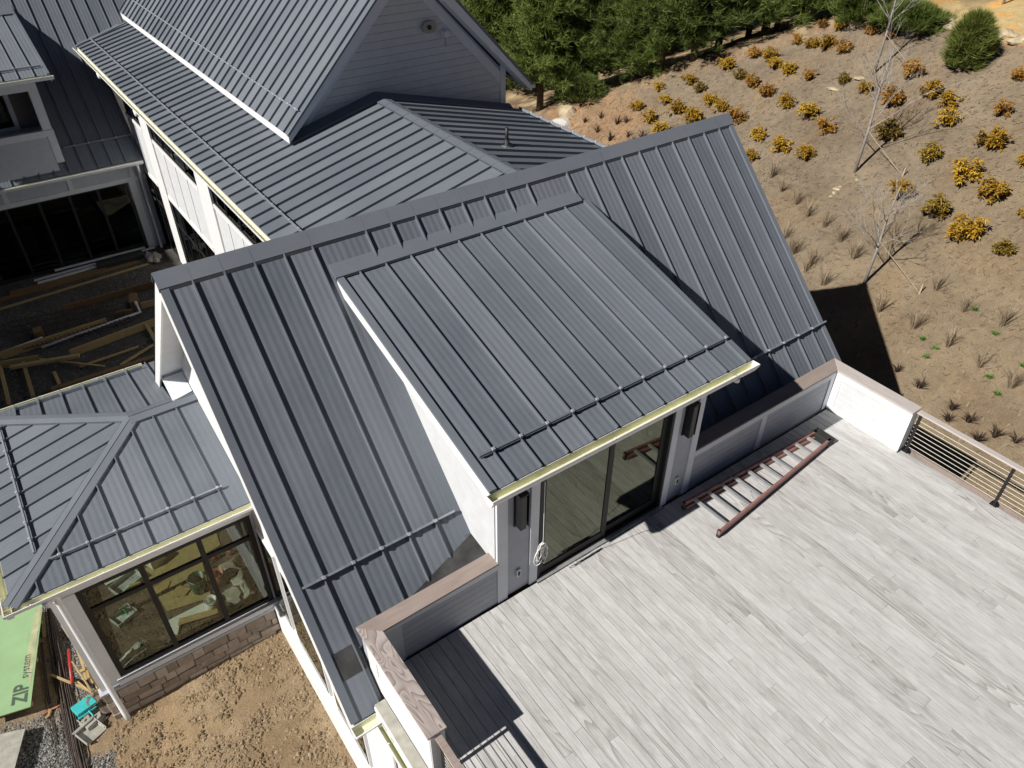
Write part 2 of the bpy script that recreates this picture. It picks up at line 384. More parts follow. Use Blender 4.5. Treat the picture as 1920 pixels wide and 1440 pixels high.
def roof_face(root, O, U, V, poly, seams, rib=.054, name='metal_panel', under=.03):
    """one metal panel object per strip between standing seams; the seam is folded up along its left edge"""
    O, U, V = Vector(O), Vector(U), Vector(V); N = U.cross(V)
    if N.z < 0: N = -N
    flip = U.cross(V).dot(N) < 0
    us = [p[0] for p in poly]; cuts = [min(us)]+[s for s in seams if min(us)+.02 < s < max(us)-.02]+[max(us)]
    res = []
    for a, b in zip(cuts[:-1], cuts[1:]):
        pc = clip(poly, 0, a, b)
        if not pc: continue
        mb = MB(); n = len(pc); ar = sum(pc[i][0]*pc[(i+1) % n][1]-pc[(i+1) % n][0]*pc[i][1] for i in range(n))
        if (ar < 0) != flip: pc = pc[::-1]
        top = [O+U*u+V*v for u, v in pc]; jit = R.uniform(-.001, .001); uvs = [(u-a, v) for u, v in pc]
        mb.add([p+N*jit for p in top]+[p-N*under for p in top], [tuple(range(n)), tuple(range(2*n-1, n-1, -1))]+[((i+1) % n, i, i+n, (i+1) % n+n) for i in range(n)]); uvs += uvs[:]
        if a > min(us)+.02:
            sp = span(poly, a)
            if sp and sp[1]-sp[0] > .05:
                p, q = O+U*a+V*sp[0]+N*(rib/2), O+U*a+V*sp[1]+N*(rib/2); k = len(mb.v); mb.beam(p, q, .022, rib, N); uvs += [(0, 0)]*(len(mb.v)-k)
        me = mb.mesh(name, M['roof']); ul = me.uv_layers.new(name='UVMap')
        for lp in me.loops: ul.data[lp.index].uv = uvs[lp.vertex_index]
        res.append(link(name, me, root))
    return res
def slab(name, pts, vec, mat, root, bevel=0): return MB().prism(pts, vec).obj(name, mat, root, bevel=bevel)
def siding(root, O, U, N, poly, h=.15, mat='siding', name='siding_board', lap=.014, gap=.005):
    """shiplap boards with an open shadow gap between them: poly in (u, z)"""
    O, U, N = Vector(O), Vector(U), Vector(N); z0 = min(p[1] for p in poly); z1 = max(p[1] for p in poly); z = z0
    bk = clip(poly, 1, z0+.003, z1-.003); slab('siding_backing', [O+U*u+Vector((0,0,v))+N*.0015 for u, v in bk], -N*.001, M['rubber'], root)
    while z < z1-.01:
        pc = clip(poly, 1, z+gap/2, min(z+h-gap/2, z1))
        if pc: MB().prism([O+U*u+Vector((0,0,v))+N*.002 for u, v in pc], N*lap).obj(name, M[mat], root)
        z += h
def gutter(root, p, q, out, w=.15, h=.12, dirt=False, caps=True):
    p, q, out = Vector(p), Vector(q), Vector(out); Z = Vector((0,0,1)); d = q-p
    ou = [(0, .0), (0, -h), (w*.62, -h), (w, -.03), (w, 0.008), (w-.018, .008)]
    inn = [(w-.012, -.006), (w-.012, -.03), (w*.42, -h+.008), (.008, -h+.008), (.008, 0)]
    prof = ou+inn; n = len(prof); mb = MB()
    A = [p+out*a+Z*b for a, b in prof]; B = [v+d for v in A]
    for i in range(n):
        j = (i+1) % n; mb.add([A[i], A[j], B[j], B[i]], [(0,1,2,3)], 1 if 5 <= i <= 9 else 0)
    for E_ in ((A, B) if caps else ()): mb.add([E_[k] for k in (0, 1, 2, 3, 4)], [(0,1,2,3,4)], 0)
    g = mb.obj('gutter', [M['white'], M['gut_in']], root)
    L = d.length; k = 0; dn = d.normalized(); s = .45
    while s < L-.2:                                   # hanger brackets
        c = p+dn*s; MB().beam(c+out*(w-.045), c+out*w, .018, .012, Z).obj('gutter_hanger', M['white'], g); s += .62
    if dirt:
        mb = MB(); r = random.Random(4); s = L*.16
        while s < L*.48:
            c = p+dn*s+out*(w*.36+r.uniform(-.012, .014))-Z*(h-.012); a = r.uniform(.008, .022)
            mb.add([c+dn*a*1.8, c+out*a, c-dn*a*1.8, c-out*a, c+Z*a*.8], [(0,1,4),(1,2,4),(2,3,4),(3,0,4)]); s += .012
        tag(mb.obj('leaf_litter', M['gut_dirt'], g), kind='stuff')
    return g
def snow_rail(root, p, q, N, seam_pts, mat='galv', name='snow_rail'):
    N = Vector(N); p, q = Vector(p), Vector(q)
    mb = MB().beam(p+N*.085, q+N*.085, .035, .035, N); mb.beam(p+N*.05, q+N*.05, .012, .05, N)
    o = mb.obj(name, M[mat], root)
    for c in seam_pts: MB().beam(Vector(c)+N*.03, Vector(c)+N*.125, .05, .055, (q-p).normalized()).obj('seam_clamp', M['alu'], o, bevel=.006)
    return o
s45 = math.sqrt(.5); t14 = math.tan(math.radians(14.04)); c14, s14 = math.cos(math.radians(14.04)), math.sin(math.radians(14.04))

# ================================================================== the house under the steep roof behind the deck
H = thing('deck_house', 'steep grey standing-seam metal roofed house with wide shed dormer opening onto the deck', 'house', (5.3, 4.9, -5.4))
XL, XR, YR, ZR = -1.17, 11.80, 4.90, 5.14
mz = lambda y: y+.24
seamx = [-.68+.5*k for k in range(0, 26)]
ue = lambda x: x-XL
def mv(y): return (y+.40)/s45
F0 = (XL, -.40, -.16); UX = (1,0,0); VM = (0, s45, s45); NM = Vector((0, -s45, s45))
ss = [ue(x) for x in seamx]
roof_face(H, F0, UX, VM, [(.10, 0), (ue(-.60), 0), (ue(-.60), mv(YR)), (.10, mv(YR))], [s for s in ss if s < ue(-.65)])
roof_face(H, F0, UX, VM, [(ue(-.60), mv(.30)), (ue(-.35), mv(.30)), (ue(1.82), mv(.80)), (ue(1.82), mv(YR)), (ue(-.60), mv(YR))], [s for s in ss if s > ue(-.5)])
roof_face(H, F0, UX, VM, [(ue(1.82), mv(.80)), (ue(6.32), mv(.80)), (ue(6.32), mv(YR)), (ue(1.82), mv(YR))], ss)
roof_face(H, F0, UX, VM, [(ue(6.32), mv(.26)), (ue(11.26), mv(.26)), (ue(11.26), mv(YR)), (ue(6.32), mv(YR))], [ue(6.33)]+ss)
roof_face(H, F0, UX, VM, [(ue(11.26), 0), (XR-XL-.10, 0), (XR-XL-.10, mv(YR)), (ue(11.26), mv(YR))], ss)
slab('rear_roof_slope', [(XL, YR, ZR), (XR, YR, ZR), (XR, 10.2, ZR-5.3), (XL, 10.2, ZR-5.3)], (0, -.03, -.03), M['trim_metal'], H)
slab('roof_deck_board', [(XL+.03, -.36, mz(-.36)-.045), (-.6, -.36, mz(-.36)-.045), (-.6, YR, ZR-.045), (XL+.03, YR, ZR-.045)], (0, .05, -.05), M['white'], H)
slab('roof_deck_board', [(-.6, .3, mz(.3)-.045), (XR-.03, .3, mz(.3)-.045), (XR-.03, YR, ZR-.045), (-.6, YR, ZR-.045)], (0, .05, -.05), M['white'], H)
for x0, x1 in ((XL, XL+.125), (XR-.125, XR)):                       # rake edge metal
    slab('rake_trim', [(x0, -.41, mz(-.41)+.05), (x1, -.41, mz(-.41)+.05), (x1, YR, ZR+.05), (x0, YR, ZR+.05)], (0, .05, -.05), M['trim_metal'], H)
rc = MB()
for sg in (1, -1):                                                  # ridge cap sits on the seams
    y = YR-sg*.20
    rc.prism([(XL-.02, YR, ZR+.075), (XR+.02, YR, ZR+.075), (XR+.02, y, ZR-.20+.075), (XL-.02, y, ZR-.20+.075)], (0, 0, -.012))
    rc.prism([(XL-.02, y, ZR-.20+.07), (XR+.02, y, ZR-.20+.07), (XR+.02, y+sg*.012, ZR-.20+.07), (XL-.02, y+sg*.012, ZR-.20+.07)], (0, 0, -.06))
rc.obj('ridge_cap', M['trim_metal'], H)
# white fascia and soffits of both gable ends
for x0, x1, xw in ((XL, XL+.035, -.64), (XR-.035, XR, 11.2)):
    slab('rake_fascia', [(x0, -.42, mz(-.42)), (x0, YR, ZR), (x0, YR, ZR-.42), (x0, -.42, mz(-.42)-.42)], (x1-x0, 0, 0), M['white'], H)
    slab('rake_fascia', [(x0, YR, ZR), (x0, 10.2, ZR-5.3), (x0, 10.2, ZR-5.72), (x0, YR, ZR-.42)], (x1-x0, 0, 0), M['white'], H)
    lo, hi = min(x1, xw), max(x0, xw)
    slab('soffit', [(lo, -.35, mz(-.35)-.30), (hi, -.35, mz(-.35)-.30), (hi, YR, ZR-.30), (lo, YR, ZR-.30)], (0, -.012, .012), M['wsiding'], H)
    slab('soffit', [(lo, YR, ZR-.30), (hi, YR, ZR-.30), (hi, 10.1, ZR-5.5), (lo, 10.1, ZR-5.5)], (0, .012, .012), M['wsiding'], H)
    gw = slab('gable_wall', [(xw, -.30, -5.9), (xw, 9.8, -5.9), (xw, 9.8, ZR-5.2), (xw, YR, ZR-.28), (xw, -.30, mz(-.30)-.28)], (.14 if xw < 5 else -.14, 0, 0), M['white'], H)
bx('base_ledge', (-.78, -.641, -.3, 5.8, -5.8, -4.36), M['white'], H, .01)
for y0, y1 in ((.9, 2.25), (2.75, 4.25), (4.75, 5.55)):             # windows low in the left gable
    wd = bx('window_frame', (-.70, -.642, y0-.07, y1+.07, -4.2, -1.6), M['white'], H)
    bx('pane', (-.712, -.702, y0, y1, -4.12, -1.68), M['dark_glass'], wd); bx('sash', (-.708, -.7005, y0-.02, y1+.02, -4.14, -1.66), M['black'], wd)
# flashing at the foot of the roof beside the left parapet, the bare metal cricket and the patch
slab('cricket_flashing', [(-.38, .30, .56), (1.86, .82, 1.075), (1.86, .28, 1.00), (.2, .28, .62)], (0, 0, -.02), M['flash'], H)
slab('flashing_patch', [(-1.02, .05, mz(.05)+.012), (-.61, .05, mz(.05)+.012), (-.61, .36, mz(.36)+.012), (-1.02, .36, mz(.36)+.012)], (0, .006, -.006), M['flash'], H)
slab('kick_out_flashing', [(-1.12, 9.15, .50), (-.66, 9.15, .50), (-.66, 8.6, .30), (-1.12, 8.5, .27)], (0, 0, -.02), M['fascia'], H)
gutter(H, (-1.19, -.42, -.17), (-.77, -.42, -.17), (0,-1,0), .2, .14)
# front rails of the snow guard
for a, b in ((-1.03, 1.70), (6.9, 11.82)):
    yy = 1.16; snow_rail(H, (a, yy, mz(yy)), (b, yy, mz(yy)), NM, [(x, yy, mz(yy)) for x in seamx if a < x < b])

# ---- shed dormer
DZ = lambda y: 3.29+.2905*y
cd_, sd_ = 1/math.hypot(1, .2905), .2905/math.hypot(1, .2905)
DL, DR, DY0, DY1 = 1.477, 7.03, -.31, 4.22
D0 = (DL, DY0, DZ(DY0)); VD = (0, cd_, sd_); ND = Vector((0, -sd_, cd_))
dseams = [1.90+.5*k for k in range(0, 11)]
roof_face(H, D0, UX, VD, [(.09, 0), (DR-DL-.06, 0), (DR-DL-.06, (DY1-DY0)/cd_), (.09, (DY1-DY0)/cd_)], [x-DL for x in dseams], name='dormer_panel')
for x0, x1, zz in ((DL, DL+.12, .045), (DR-.11, DR, .03)):
    slab('dormer_rake_trim', [(x0, DY0-.01, DZ(DY0)+zz), (x1, DY0-.01, DZ(DY0)+zz), (x1, DY1, DZ(DY1)+zz), (x0, DY1, DZ(DY1)+zz)], (0, 0, -.05), M['trim_metal'], H)
slab('dormer_head_flashing', [(DL-.02, 4.20, DZ(4.20)+.07), (DR-.17, 4.20, DZ(4.20)+.07), (DR-.17, 4.455, mz(4.455)+.02), (DL-.02, 4.455, mz(4.455)+.02)], (0, .0, -.05), M['trim_metal'], H)
for x0 in (DL, DR-.03):
    slab('dormer_fascia', [(x0, DY0, DZ(DY0)-.005), (x0, DY1, DZ(DY1)-.005), (x0, DY1, DZ(DY1)-.20), (x0, DY0, DZ(DY0)-.20)], (.03, 0, 0), M['white'], H)
slab('dormer_soffit', [(DL+.03, DY0+.03, DZ(DY0)-.16), (DR-.03, DY0+.03, DZ(DY0)-.16), (DR-.03, 4.1, DZ(4.1)-.16), (DL+.03, 4.1, DZ(4.1)-.16)], (0, 0, -.02), M['white'], H)
bx('dormer_eave_fascia', (DL+.031, DR-.031, DY0, DY0+.028, DZ(DY0)-.20, DZ(DY0)-.035), M['white'], H)
gutter(H, (DL-.05, DY0-.002, DZ(DY0)-.02), (DR+.06, DY0-.002, DZ(DY0)-.02), (0,-1,0), .17, .16, dirt=True)
MB().lathe([(.055, 0), (.055, -.10)], 14, 0, (6.62, DY0-.09, DZ(DY0)-.13)).obj('downspout_outlet', M['white'], H, True)
yy = .225; snow_rail(H, (DL+.18, yy, DZ(yy)), (DR-.1, yy, DZ(yy)), ND, [(x, yy, DZ(yy)) for x in dseams], 'trim_metal')
for xw, xo in ((1.85, .12), (6.45, -.12)):                          # cheeks
    slab('dormer_cheek_wall', [(xw, .10, -.02), (xw, .10, DZ(.1)-.19), (xw, 4.15, DZ(4.15)-.19), (xw, 4.15, mz(4.15)-.1)], (xo, 0, 0), M['wsiding'], H)
siding(H, (1.849, 0, 0), (0,1,0), (-1,0,0), [(.10, .02), (.10, DZ(.1)-.2), (4.1, DZ(4.1)-.2), (4.1, mz(4.1)-.2)], .15, 'wsiding', gap=.004)
slab('wall_step_flashing', [(1.70, .82, mz(.82)+.013), (1.845, .82, mz(.82)+.013), (1.845, 4.2, mz(4.2)+.013), (1.70, 4.2, mz(4.2)+.013)], (0, .006, -.006), M['trim_metal'], H)
# front wall of the dormer with trim, grey panels, sliding door
YF = .04
bx('front_wall', (1.86, 2.69, YF+.03, YF+.18, -.02, 3.0), M['siding'], H); bx('front_wall', (5.69, 6.44, YF+.03, YF+.18, -.02, 3.0), M['siding'], H)
bx('front_wall', (2.69, 5.69, YF+.05, YF+.18, 2.62, 3.0), M['siding'], H)
for a, b in ((1.83, 2.04), (2.50, 2.675), (5.70, 5.855), (6.30, 6.465)): bx('wall_trim', (a, b, YF-.02, YF+.028, .0, 3.0), M['fascia'], H, .003)
bx('head_trim', (2.676, 5.699, YF-.015, YF+.05, 2.60, 2.80), M['fascia'], H)
for a, b in ((2.045, 2.495), (5.86, 6.295)): bx('wall_panel', (a, b, YF+.012, YF+.0295, .03, 2.98), M['siding'], H)
dr = MB(); dr.box(2.69, 2.74, YF-.01, YF+.15, .02, 2.6); dr.box(5.64, 5.69, YF-.01, YF+.15, .02, 2.6); dr.box(2.741, 5.639, YF-.01, YF+.15, 2.53, 2.6); dr.box(2.741, 5.639, YF-.01, YF+.15, .02, .07)
door = dr.obj('sliding_door', M['black'], H)
bx('threshold', (2.66, 5.72, YF-.075, YF-.011, .004, .035), M['alu'], door)
for a, b, yo in ((2.742, 4.30, .02), (4.10, 5.638, .075)):
    sb = MB(); st = .095
    sb.box(a, a+st, YF+yo, YF+yo+.045, .075, 2.525); sb.box(b-st-.02, b, YF+yo, YF+yo+.045, .075, 2.525)
    sb.box(a+st, b-st-.02, YF+yo, YF+yo+.045, .075, .235); sb.box(a+st, b-st-.02, YF+yo, YF+yo+.045, 2.43, 2.525)
    sa = sb.obj('door_sash', M['black'], door, bevel=.003)
    bx('door_pane', (a+st-.003, b-st-.017, YF+yo+.015, YF+yo+.027, .23, 2.435), M['door_glass'], sa)
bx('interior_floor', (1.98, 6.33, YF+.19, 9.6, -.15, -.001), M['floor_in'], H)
for x in (2.27, 6.075):                                              # outlet covers by the door
    oc = bx('outlet_cover', (x-.045, x+.045, YF-.03, YF+.011, .42, .60), M['white'], H, .008); bx('outlet_face', (x-.022, x+.022, YF-.036, YF-.0305, .455, .555), M['black'], oc)
for x, w in ((2.28, 'left'), (6.08, 'right')):                       # sconces
    t = thing('wall_lamp', f'black box wall lamp on the grey panel {w} of the sliding glass door', 'wall lamp', (x, YF, 1.75), 'lamps beside the sliding door')
    bx('back_plate', (x-.11, x+.11, YF-.012, YF+.011, 1.72, 2.55), M['blackmetal'], t)
    lb = MB(); lb.box(x-.085, x-.075, YF-.15, YF-.013, 1.74, 2.5); lb.box(x+.075, x+.085, YF-.15, YF-.013, 1.74, 2.5); lb.box(x-.074, x+.074, YF-.15, YF-.013, 2.48, 2.5); lb.box(x-.074, x+.03, YF-.15, YF-.14, 1.74, 2.47)
    lb.obj('lamp_housing', M['blackmetal'], t, bevel=.003); bx('lamp_diffuser', (x-.05, x+.05, YF-.11, YF-.03, 1.78, 2.44), M['rubber'], t)

# ================================================================== deck
K = thing('roof_deck', 'large flat deck of weathered silver-grey wooden boards running out from the glass door', 'deck', (5.4, -4.5, -.2))
bx('deck_light_block', (-.30, 11.10, -9.2, .05, -.30, -.05), M['rubber'], K)  # black underlay added to stop light leaking between the boards
bw = .1725; meshes = {}
nb = int((11.24+.28)/bw); dr_ = random.Random(11)
for i in range(nb):
    x = -.28+(i+.5)*bw; y = -.012 if not (2.6 < x < 5.75) else -.045
    if x > 10.93: y = -1.79
    y += dr_.uniform(-.004, .002); first = True
    while y > -9.1:
        L = dr_.choice((3.05, 3.66, 4.27, 4.88, 5.5, 6.1)); L = (dr_.uniform(.8, 1)*L if first else L); L = min(L, y+9.15); first = False
        if L < .1: break
        key = round(L, 1)
        if key not in meshes:
            mb = MB().box(-bw/2+.0042, bw/2-.0042, -key, 0, -.028, 0); meshes[key] = mb.mesh('deck_board', M['deck'])
        o = link('deck_board', meshes[key], K, loc=(x, y, dr_.uniform(-.0012, .0012)))
        y -= key+.0025
bx('deck_rim_board', (11.245, 11.275, -9.1, -1.80, -.30, -.004), M['cap'], K)
# ---- parapets: each a wall with trim, siding boards and a wooden cap
def parapet(name, label, loc): return thing(name, label, 'wall', loc, 'parapet walls round the deck')
PA = parapet('parapet_wall', 'short grey-sided parapet between the left deck corner and the dormer, brown wooden cap', (.8, .14, 0))
bx('wall_core', (-.55, 1.83, .05, .24, -.3, 1.045), M['siding'], PA)
bx('top_rail_trim', (-.30, 1.828, .008, .049, .92, 1.044), M['fascia'], PA)
bx('corner_trim', (-.30, .02, .012, .049, .0, .919), M['wsiding'], PA)
siding(PA, (0, .049, 0), (1,0,0), (0,-1,0), [(.021, .012), (1.828, .012), (1.828, .918), (.021, .918)], .15)
slab('cap_board', [(-.605, .262, 1.05), (1.845, .288, 1.05), (1.845, -.004, 1.05), (-.298, -.03, 1.05)], (0, 0, .04), M['cap'], PA, .004)
PB = parapet('parapet_wall', 'white sunlit end parapet on the left edge of the deck with wavy-grained wooden cap', (-.44, -.8, 0))
bx('wall_core', (-.57, -.325, -1.82, .046, -.02, 1.045), M['white'], PB)
bx('end_trim', (-.56, -.335, -1.838, -1.8205, .0, 1.04), M['fascia'], PB)
slab('cap_board', [(-.607, .260, 1.051), (-.300, -.032, 1.051), (-.300, -1.85, 1.051), (-.600, -1.85, 1.051)], (0, 0, .04), M['capY'], PB, .004)
bx('wall_vent', (-.585, -.571, -.28, -.12, .45, .78), M['white'], PB, .004)
PC = parapet('parapet_wall', 'long grey-sided parapet right of the sliding door, two panels under a brown cap', (8.7, .15, 0))
bx('wall_core', (6.47, 11.16, .075, .27, -.3, 1.045), M['siding'], PC)
bx('top_rail_trim', (6.47, 10.94, .036, .074, .90, 1.044), M['fascia'], PC)
for a, b in ((8.50, 8.66), (10.80, 10.94)): bx('post_trim', (a, b, .036, .074, .0, .899), M['fascia'], PC)
for a, b in ((6.471, 8.499), (8.661, 10.799)): siding(PC, (0, .074, 0), (1,0,0), (0,-1,0), [(a, .012), (b, .012), (b, .898), (a, .898)], .15)
slab('cap_board', [(6.468, .022, 1.05), (10.915, .022, 1.05), (11.262, .352, 1.05), (6.468, .335, 1.05)], (0, 0, .04), M['cap'], PC, .004)
PD = parapet('parapet_wall', 'bright white panelled parapet on the right edge of the deck, pale wooden cap', (11.1, -.8, 0))
bx('wall_core', (10.985, 11.20, -1.745, .036, -.3, 1.045), M['wsiding'], PD)
for a, b, c, d in ((-1.745, .034, .90, 1.044), (-1.745, .034, .0, .10), (-1.745, -1.56, .1005, .8995), (-.12, .034, .1005, .8995)): bx('panel_trim', (10.955, 10.984, a, b, c, d), M['white'], PD)
siding(PD, (10.984, 0, 0), (0,1,0), (-1,0,0), [(-1.559, .101), (-.121, .101), (-.121, .899), (-1.559, .899)], .15, 'wsiding', lap=.012)
bx('end_trim', (10.96, 11.20, -1.765, -1.7455, .0, 1.04), M['fascia'], PD)
slab('cap_board', [(10.917, .020, 1.051), (11.262, .350, 1.051), (11.245, -1.775, 1.051), (10.917, -1.775, 1.051)], (0, 0, .04), M['capR'], PD, .004)
# ---- cable railings
def railing(label, x, ys, y1, side, zt):
    t = thing('cable_railing', label, 'railing', (x, ys[0], 0), 'cable railings of the deck')
    for y in ys:
        p = bx('post', (x-.028, x+.028, y-.028, y+.028, .012, zt-.04), M['blackmetal'], t, .004)
        bx('base_plate', (x-.07, x+.07, y-.07, y+.07, .0012, .022), M['blackmetal'], p, .006); MB().prism([(x-.05, y-.05, .022), (x+.05, y-.05, .022), (x+.05, y+.05, .022), (x-.05, y+.05, .022)], (0, 0, .03)).obj('base_cover', M['blackmetal'], p)
    bx('top_rail', (x-.02 if side > 0 else x-.075, x+.115 if side > 0 else x+.03, y1, ys[0]+.09, zt-.04, zt), M['capR'] if side > 0 else M['cap'], t, .004)
    for k in range(8):
        z = .13+k*(zt-.25)/7.6
        MB().tube([(x, ys[0]+.06, z), (x, y1, z)], .0055, 5).obj('cable', M['cablesteel'], t)
    return t
railing('black posts and steel cables under a pale wooden rail, right edge of the deck', 11.13, [-1.86, -3.76, -5.66, -7.56], -9.1, 1, 1.03)
railing('wooden top rail with thin cables running on from the left white parapet', -.42, [-1.90, -3.7, -5.5], -7, -1, 1.0)
# ---- wall of the house below the left edge of the deck
LW = thing('deck_side_wall', 'white wall under the left deck edge with grey ledge and narrow green gutter', 'wall', (-.66, -3, -5.4))
bx('wall', (-.64, -.50, -7, -.31, -5.9, -.22), M['white'], LW); bx('base_ledge', (-.78, -.641, -7, -.301, -5.8, -4.36), M['white'], LW, .01)
bx('grey_ledge', (-.755, -.572, -7, -.37, -.10, -.03), M['greyplastic'], LW, .006)
bx('ledge_edge', (-.775, -.7555, -7, -.40, -.13, -.035), M['white'], LW)
gutter(LW, (-.776, -7, -.16), (-.776, -.64, -.16), (-1,0,0), .10, .10)
MB().tube([(-.70, -.56, -.30), (-.70, -.56, -5.2)], .05, 12).obj('downspout', M['white'], LW, True)
for y in (-.35, -1.7, -3): bx('wall_board', (-.665, -.6405, y-.10, y+.10, -4.35, -.24), M['white'], LW)

# ================================================================== tower wing with the hipped roof
def hip_cap(root, p, q, Na, Nb, w=.16, lift=.055, name='hip_cap'):
    p, q = Vector(p), Vector(q); d = (q-p).normalized(); mb = MB()
    for N in (Na, Nb):
        N = Vector(N).normalized(); s = N.cross(d)
        if s.z > 0: s = -s
        if abs(s.z) < 1e-5: s = s
        up = N*lift
        mb.prism([p+up, q+up, q+s*w+up, p+s*w+up], -N*.012); mb.prism([p+s*w+up, q+s*w+up, q+s*(w-.012)+up, p+s*(w-.012)+up], -N*(lift-.002))
    return mb.obj(name, M['trim_metal'], root)
T = thing('tower_wing', 'lower wing with hipped grey metal roof and tall black-framed window over stone', 'house', (-2.6, 8.5, -5.4))
TE, TF, TB, TX, TYR, TZR, TRX = -.557, 5.384, 11.62, -5.11, 8.502, .222, -1.992
TW = TYR-TF; L = TW/c14
NF, NB_, NL = Vector((0,-s14,c14)), Vector((0,s14,c14)), Vector((-s14,0,c14))
fs = [-4.13+.5*k-TX for k in range(-1, 8)]
roof_face(T, (TX, TF, TE), (1,0,0), (0,c14,s14), [(0,0), (-.65-TX,0), (-.65-TX,L), (TRX-TX,L)], fs)
roof_face(T, (TX, TB, TE), (1,0,0), (0,-c14,s14), [(0,0), (-.65-TX,0), (-.65-TX,L), (TRX-TX,L)], fs)
ls = [.27+.5*k for k in range(0, 13)]
roof_face(T, (TX, TF, TE), (0,1,0), (c14,0,s14), [(0,0), (TB-TF,0), (TW,L)], ls)
hip_cap(T, (TX-.01, TF-.01, TE), (TRX, TYR, TZR), NF, NL); hip_cap(T, (TX-.01, TB+.01, TE), (TRX, TYR, TZR), NB_, NL)
hip_cap(T, (TRX-.08, TYR, TZR+.004), (-.65, TYR, TZR+.004), NF, NB_, .2, name='ridge_cap')
gutter(T, (TX-.16, TF-.002, TE-.03), (-.66, TF-.002, TE-.03), (0,-1,0), .15, .12)
gutter(T, (TX-.002, TB+.12, TE-.03), (TX-.002, TF-.14, TE-.03), (-1,0,0), .15, .12)
gutter(T, (TX-.10, TB+.002, TE-.03), (-1.2, TB+.002, TE-.03), (0,1,0), .13, .12)
r0 = TF+.58*c14; rz = TE+(r0-TF)*t14
snow_rail(T, (-4.30, r0, rz), (-1.03, r0, rz), NF, [(x+TX, r0, rz) for x in fs if x+TX > -4.3 and x+TX < -1.0])
snow_rail(T, (-4.15, TB-.32, TE+.32*t14), (-1.25, TB-.32, TE+.32*t14), NB_, [(x+TX, TB-.32, TE+.32*t14) for x in fs if x+TX > -4.3 and x+TX < -1.2])
xr = TX+.62; zr = TE+.62*t14
snow_rail(T, (xr, TF+.85, zr), (xr, TB-.9, zr), NL, [(xr, TF+v, zr) for v in ls if .85 < v < TB-TF-.9])
for nm, pts, vec in (('soffit', [(TX+.02, TF+.02, TE-.16), (-.66, TF+.02, TE-.16), (-.66, TB-.02, TE-.16), (TX+.02, TB-.02, TE-.16)], (0,0,.02)),): slab(nm, pts, vec, M['white'], T)
bx('eave_fascia', (TX+.001, -.66, TF+.001, TF+.03, TE-.17, TE-.035), M['white'], T); bx('eave_fascia', (TX+.001, TX+.03, TF+.0305, TB-.001, TE-.17, TE-.035), M['white'], T)
WY = 5.80; bx('frieze', (-4.66, -.645, WY, WY+.12, -1.30, TE-.161), M['white'], T)
bx('corner_post', (-4.66, -4.215, WY-.02, WY+.14, -4.40, -1.301), M['white'], T, .004); bx('corner_post', (-4.66, -4.52, WY+.141, WY+.5, -4.40, -.72), M['white'], T)
bx('jamb_trim', (-.715, -.645, WY, WY+.12, -4.24, -1.301), M['siding'], T)
bx('window_sill', (-4.3, -.645, WY-.10, WY+.12, -4.40, -4.26), M['white'], T, .008); bx('water_table', (-4.72, -.645, WY-.12, WY+.12, -4.47, -4.401), M['siding'], T, .006)
wf_ = MB()
for x in (-4.214, -3.05, -1.875, -.825): wf_.box(x, x+.11, WY+.01, WY+.09, -4.255, -1.302)
for z in (-4.255, -2.04, -1.41): wf_.box(-4.133, -.796, WY+.012, WY+.088, z, z+.107)
tw = wf_.obj('window_frame', M['black'], T)
for a, b in ((-4.134, -3.035), (-2.955, -1.86), (-1.78, -.795)):
    for c, d in ((-4.175, -2.02), (-1.94, -1.382)): bx('window_pane', (a, b, WY+.045, WY+.053, c, d), M['win_glass'], tw)
sr = random.Random(5); z = -5.75                                       # stone courses under the window
bx('stone_backing', (-4.68, -.79, WY-.02, WY+.12, -5.9, -4.471), M['mortar'], T)
while z < -4.52:
    h = min(sr.choice((.22, .26, .30, .19)), -4.478-z); x = -4.70
    if h < .04: break
    while x < -.80:
        w = min(sr.uniform(.24, .60), -.795-x)
        if w < .05: break
        d = sr.uniform(.03, .075); mb = MB(); mb.box(x+.006, x+w-.006, WY-.021-d, WY-.0205, z+.006, z+h-.006)
        mb.v = [(a+sr.uniform(-.007, .007), b+(sr.uniform(-.012, .012) if b < WY-.03 else 0), c+sr.uniform(-.006, .006)) for a, b, c in mb.v]
        mb.obj('stone', M['stone'], T, bevel=.01); x += w
    z += h
mb = MB()
for z0, z1 in ((-5.9, -4.3), (-1.5, -.74)): mb.box(-4.66, -4.54, WY+.501, 11.2, z0, z1)
for y in (6.31, 7.8, 9.4, 11.08): mb.box(-4.66, -4.54, y, y+.12, -4.3, -1.5)
mb.box(-4.66, -.79, 11.2, 11.32, -5.9, -.74); mb.obj('wall', M['white'], T)
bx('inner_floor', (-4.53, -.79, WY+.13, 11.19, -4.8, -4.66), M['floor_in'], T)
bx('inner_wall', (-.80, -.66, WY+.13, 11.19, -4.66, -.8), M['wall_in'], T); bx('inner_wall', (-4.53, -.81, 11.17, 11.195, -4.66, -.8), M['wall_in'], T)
# round white downspout in front of the corner post
MB().tube([(-4.62, TF-.07, TE-.16), (-4.60, TF-.06, TE-.28), (-4.50, 5.66, -.98), (-4.49, 5.70, -1.15), (-4.48, 5.70, -5.30), (-4.46, 5.60, -5.50)], .062, 14).obj('downspout', M['white'], T, True)

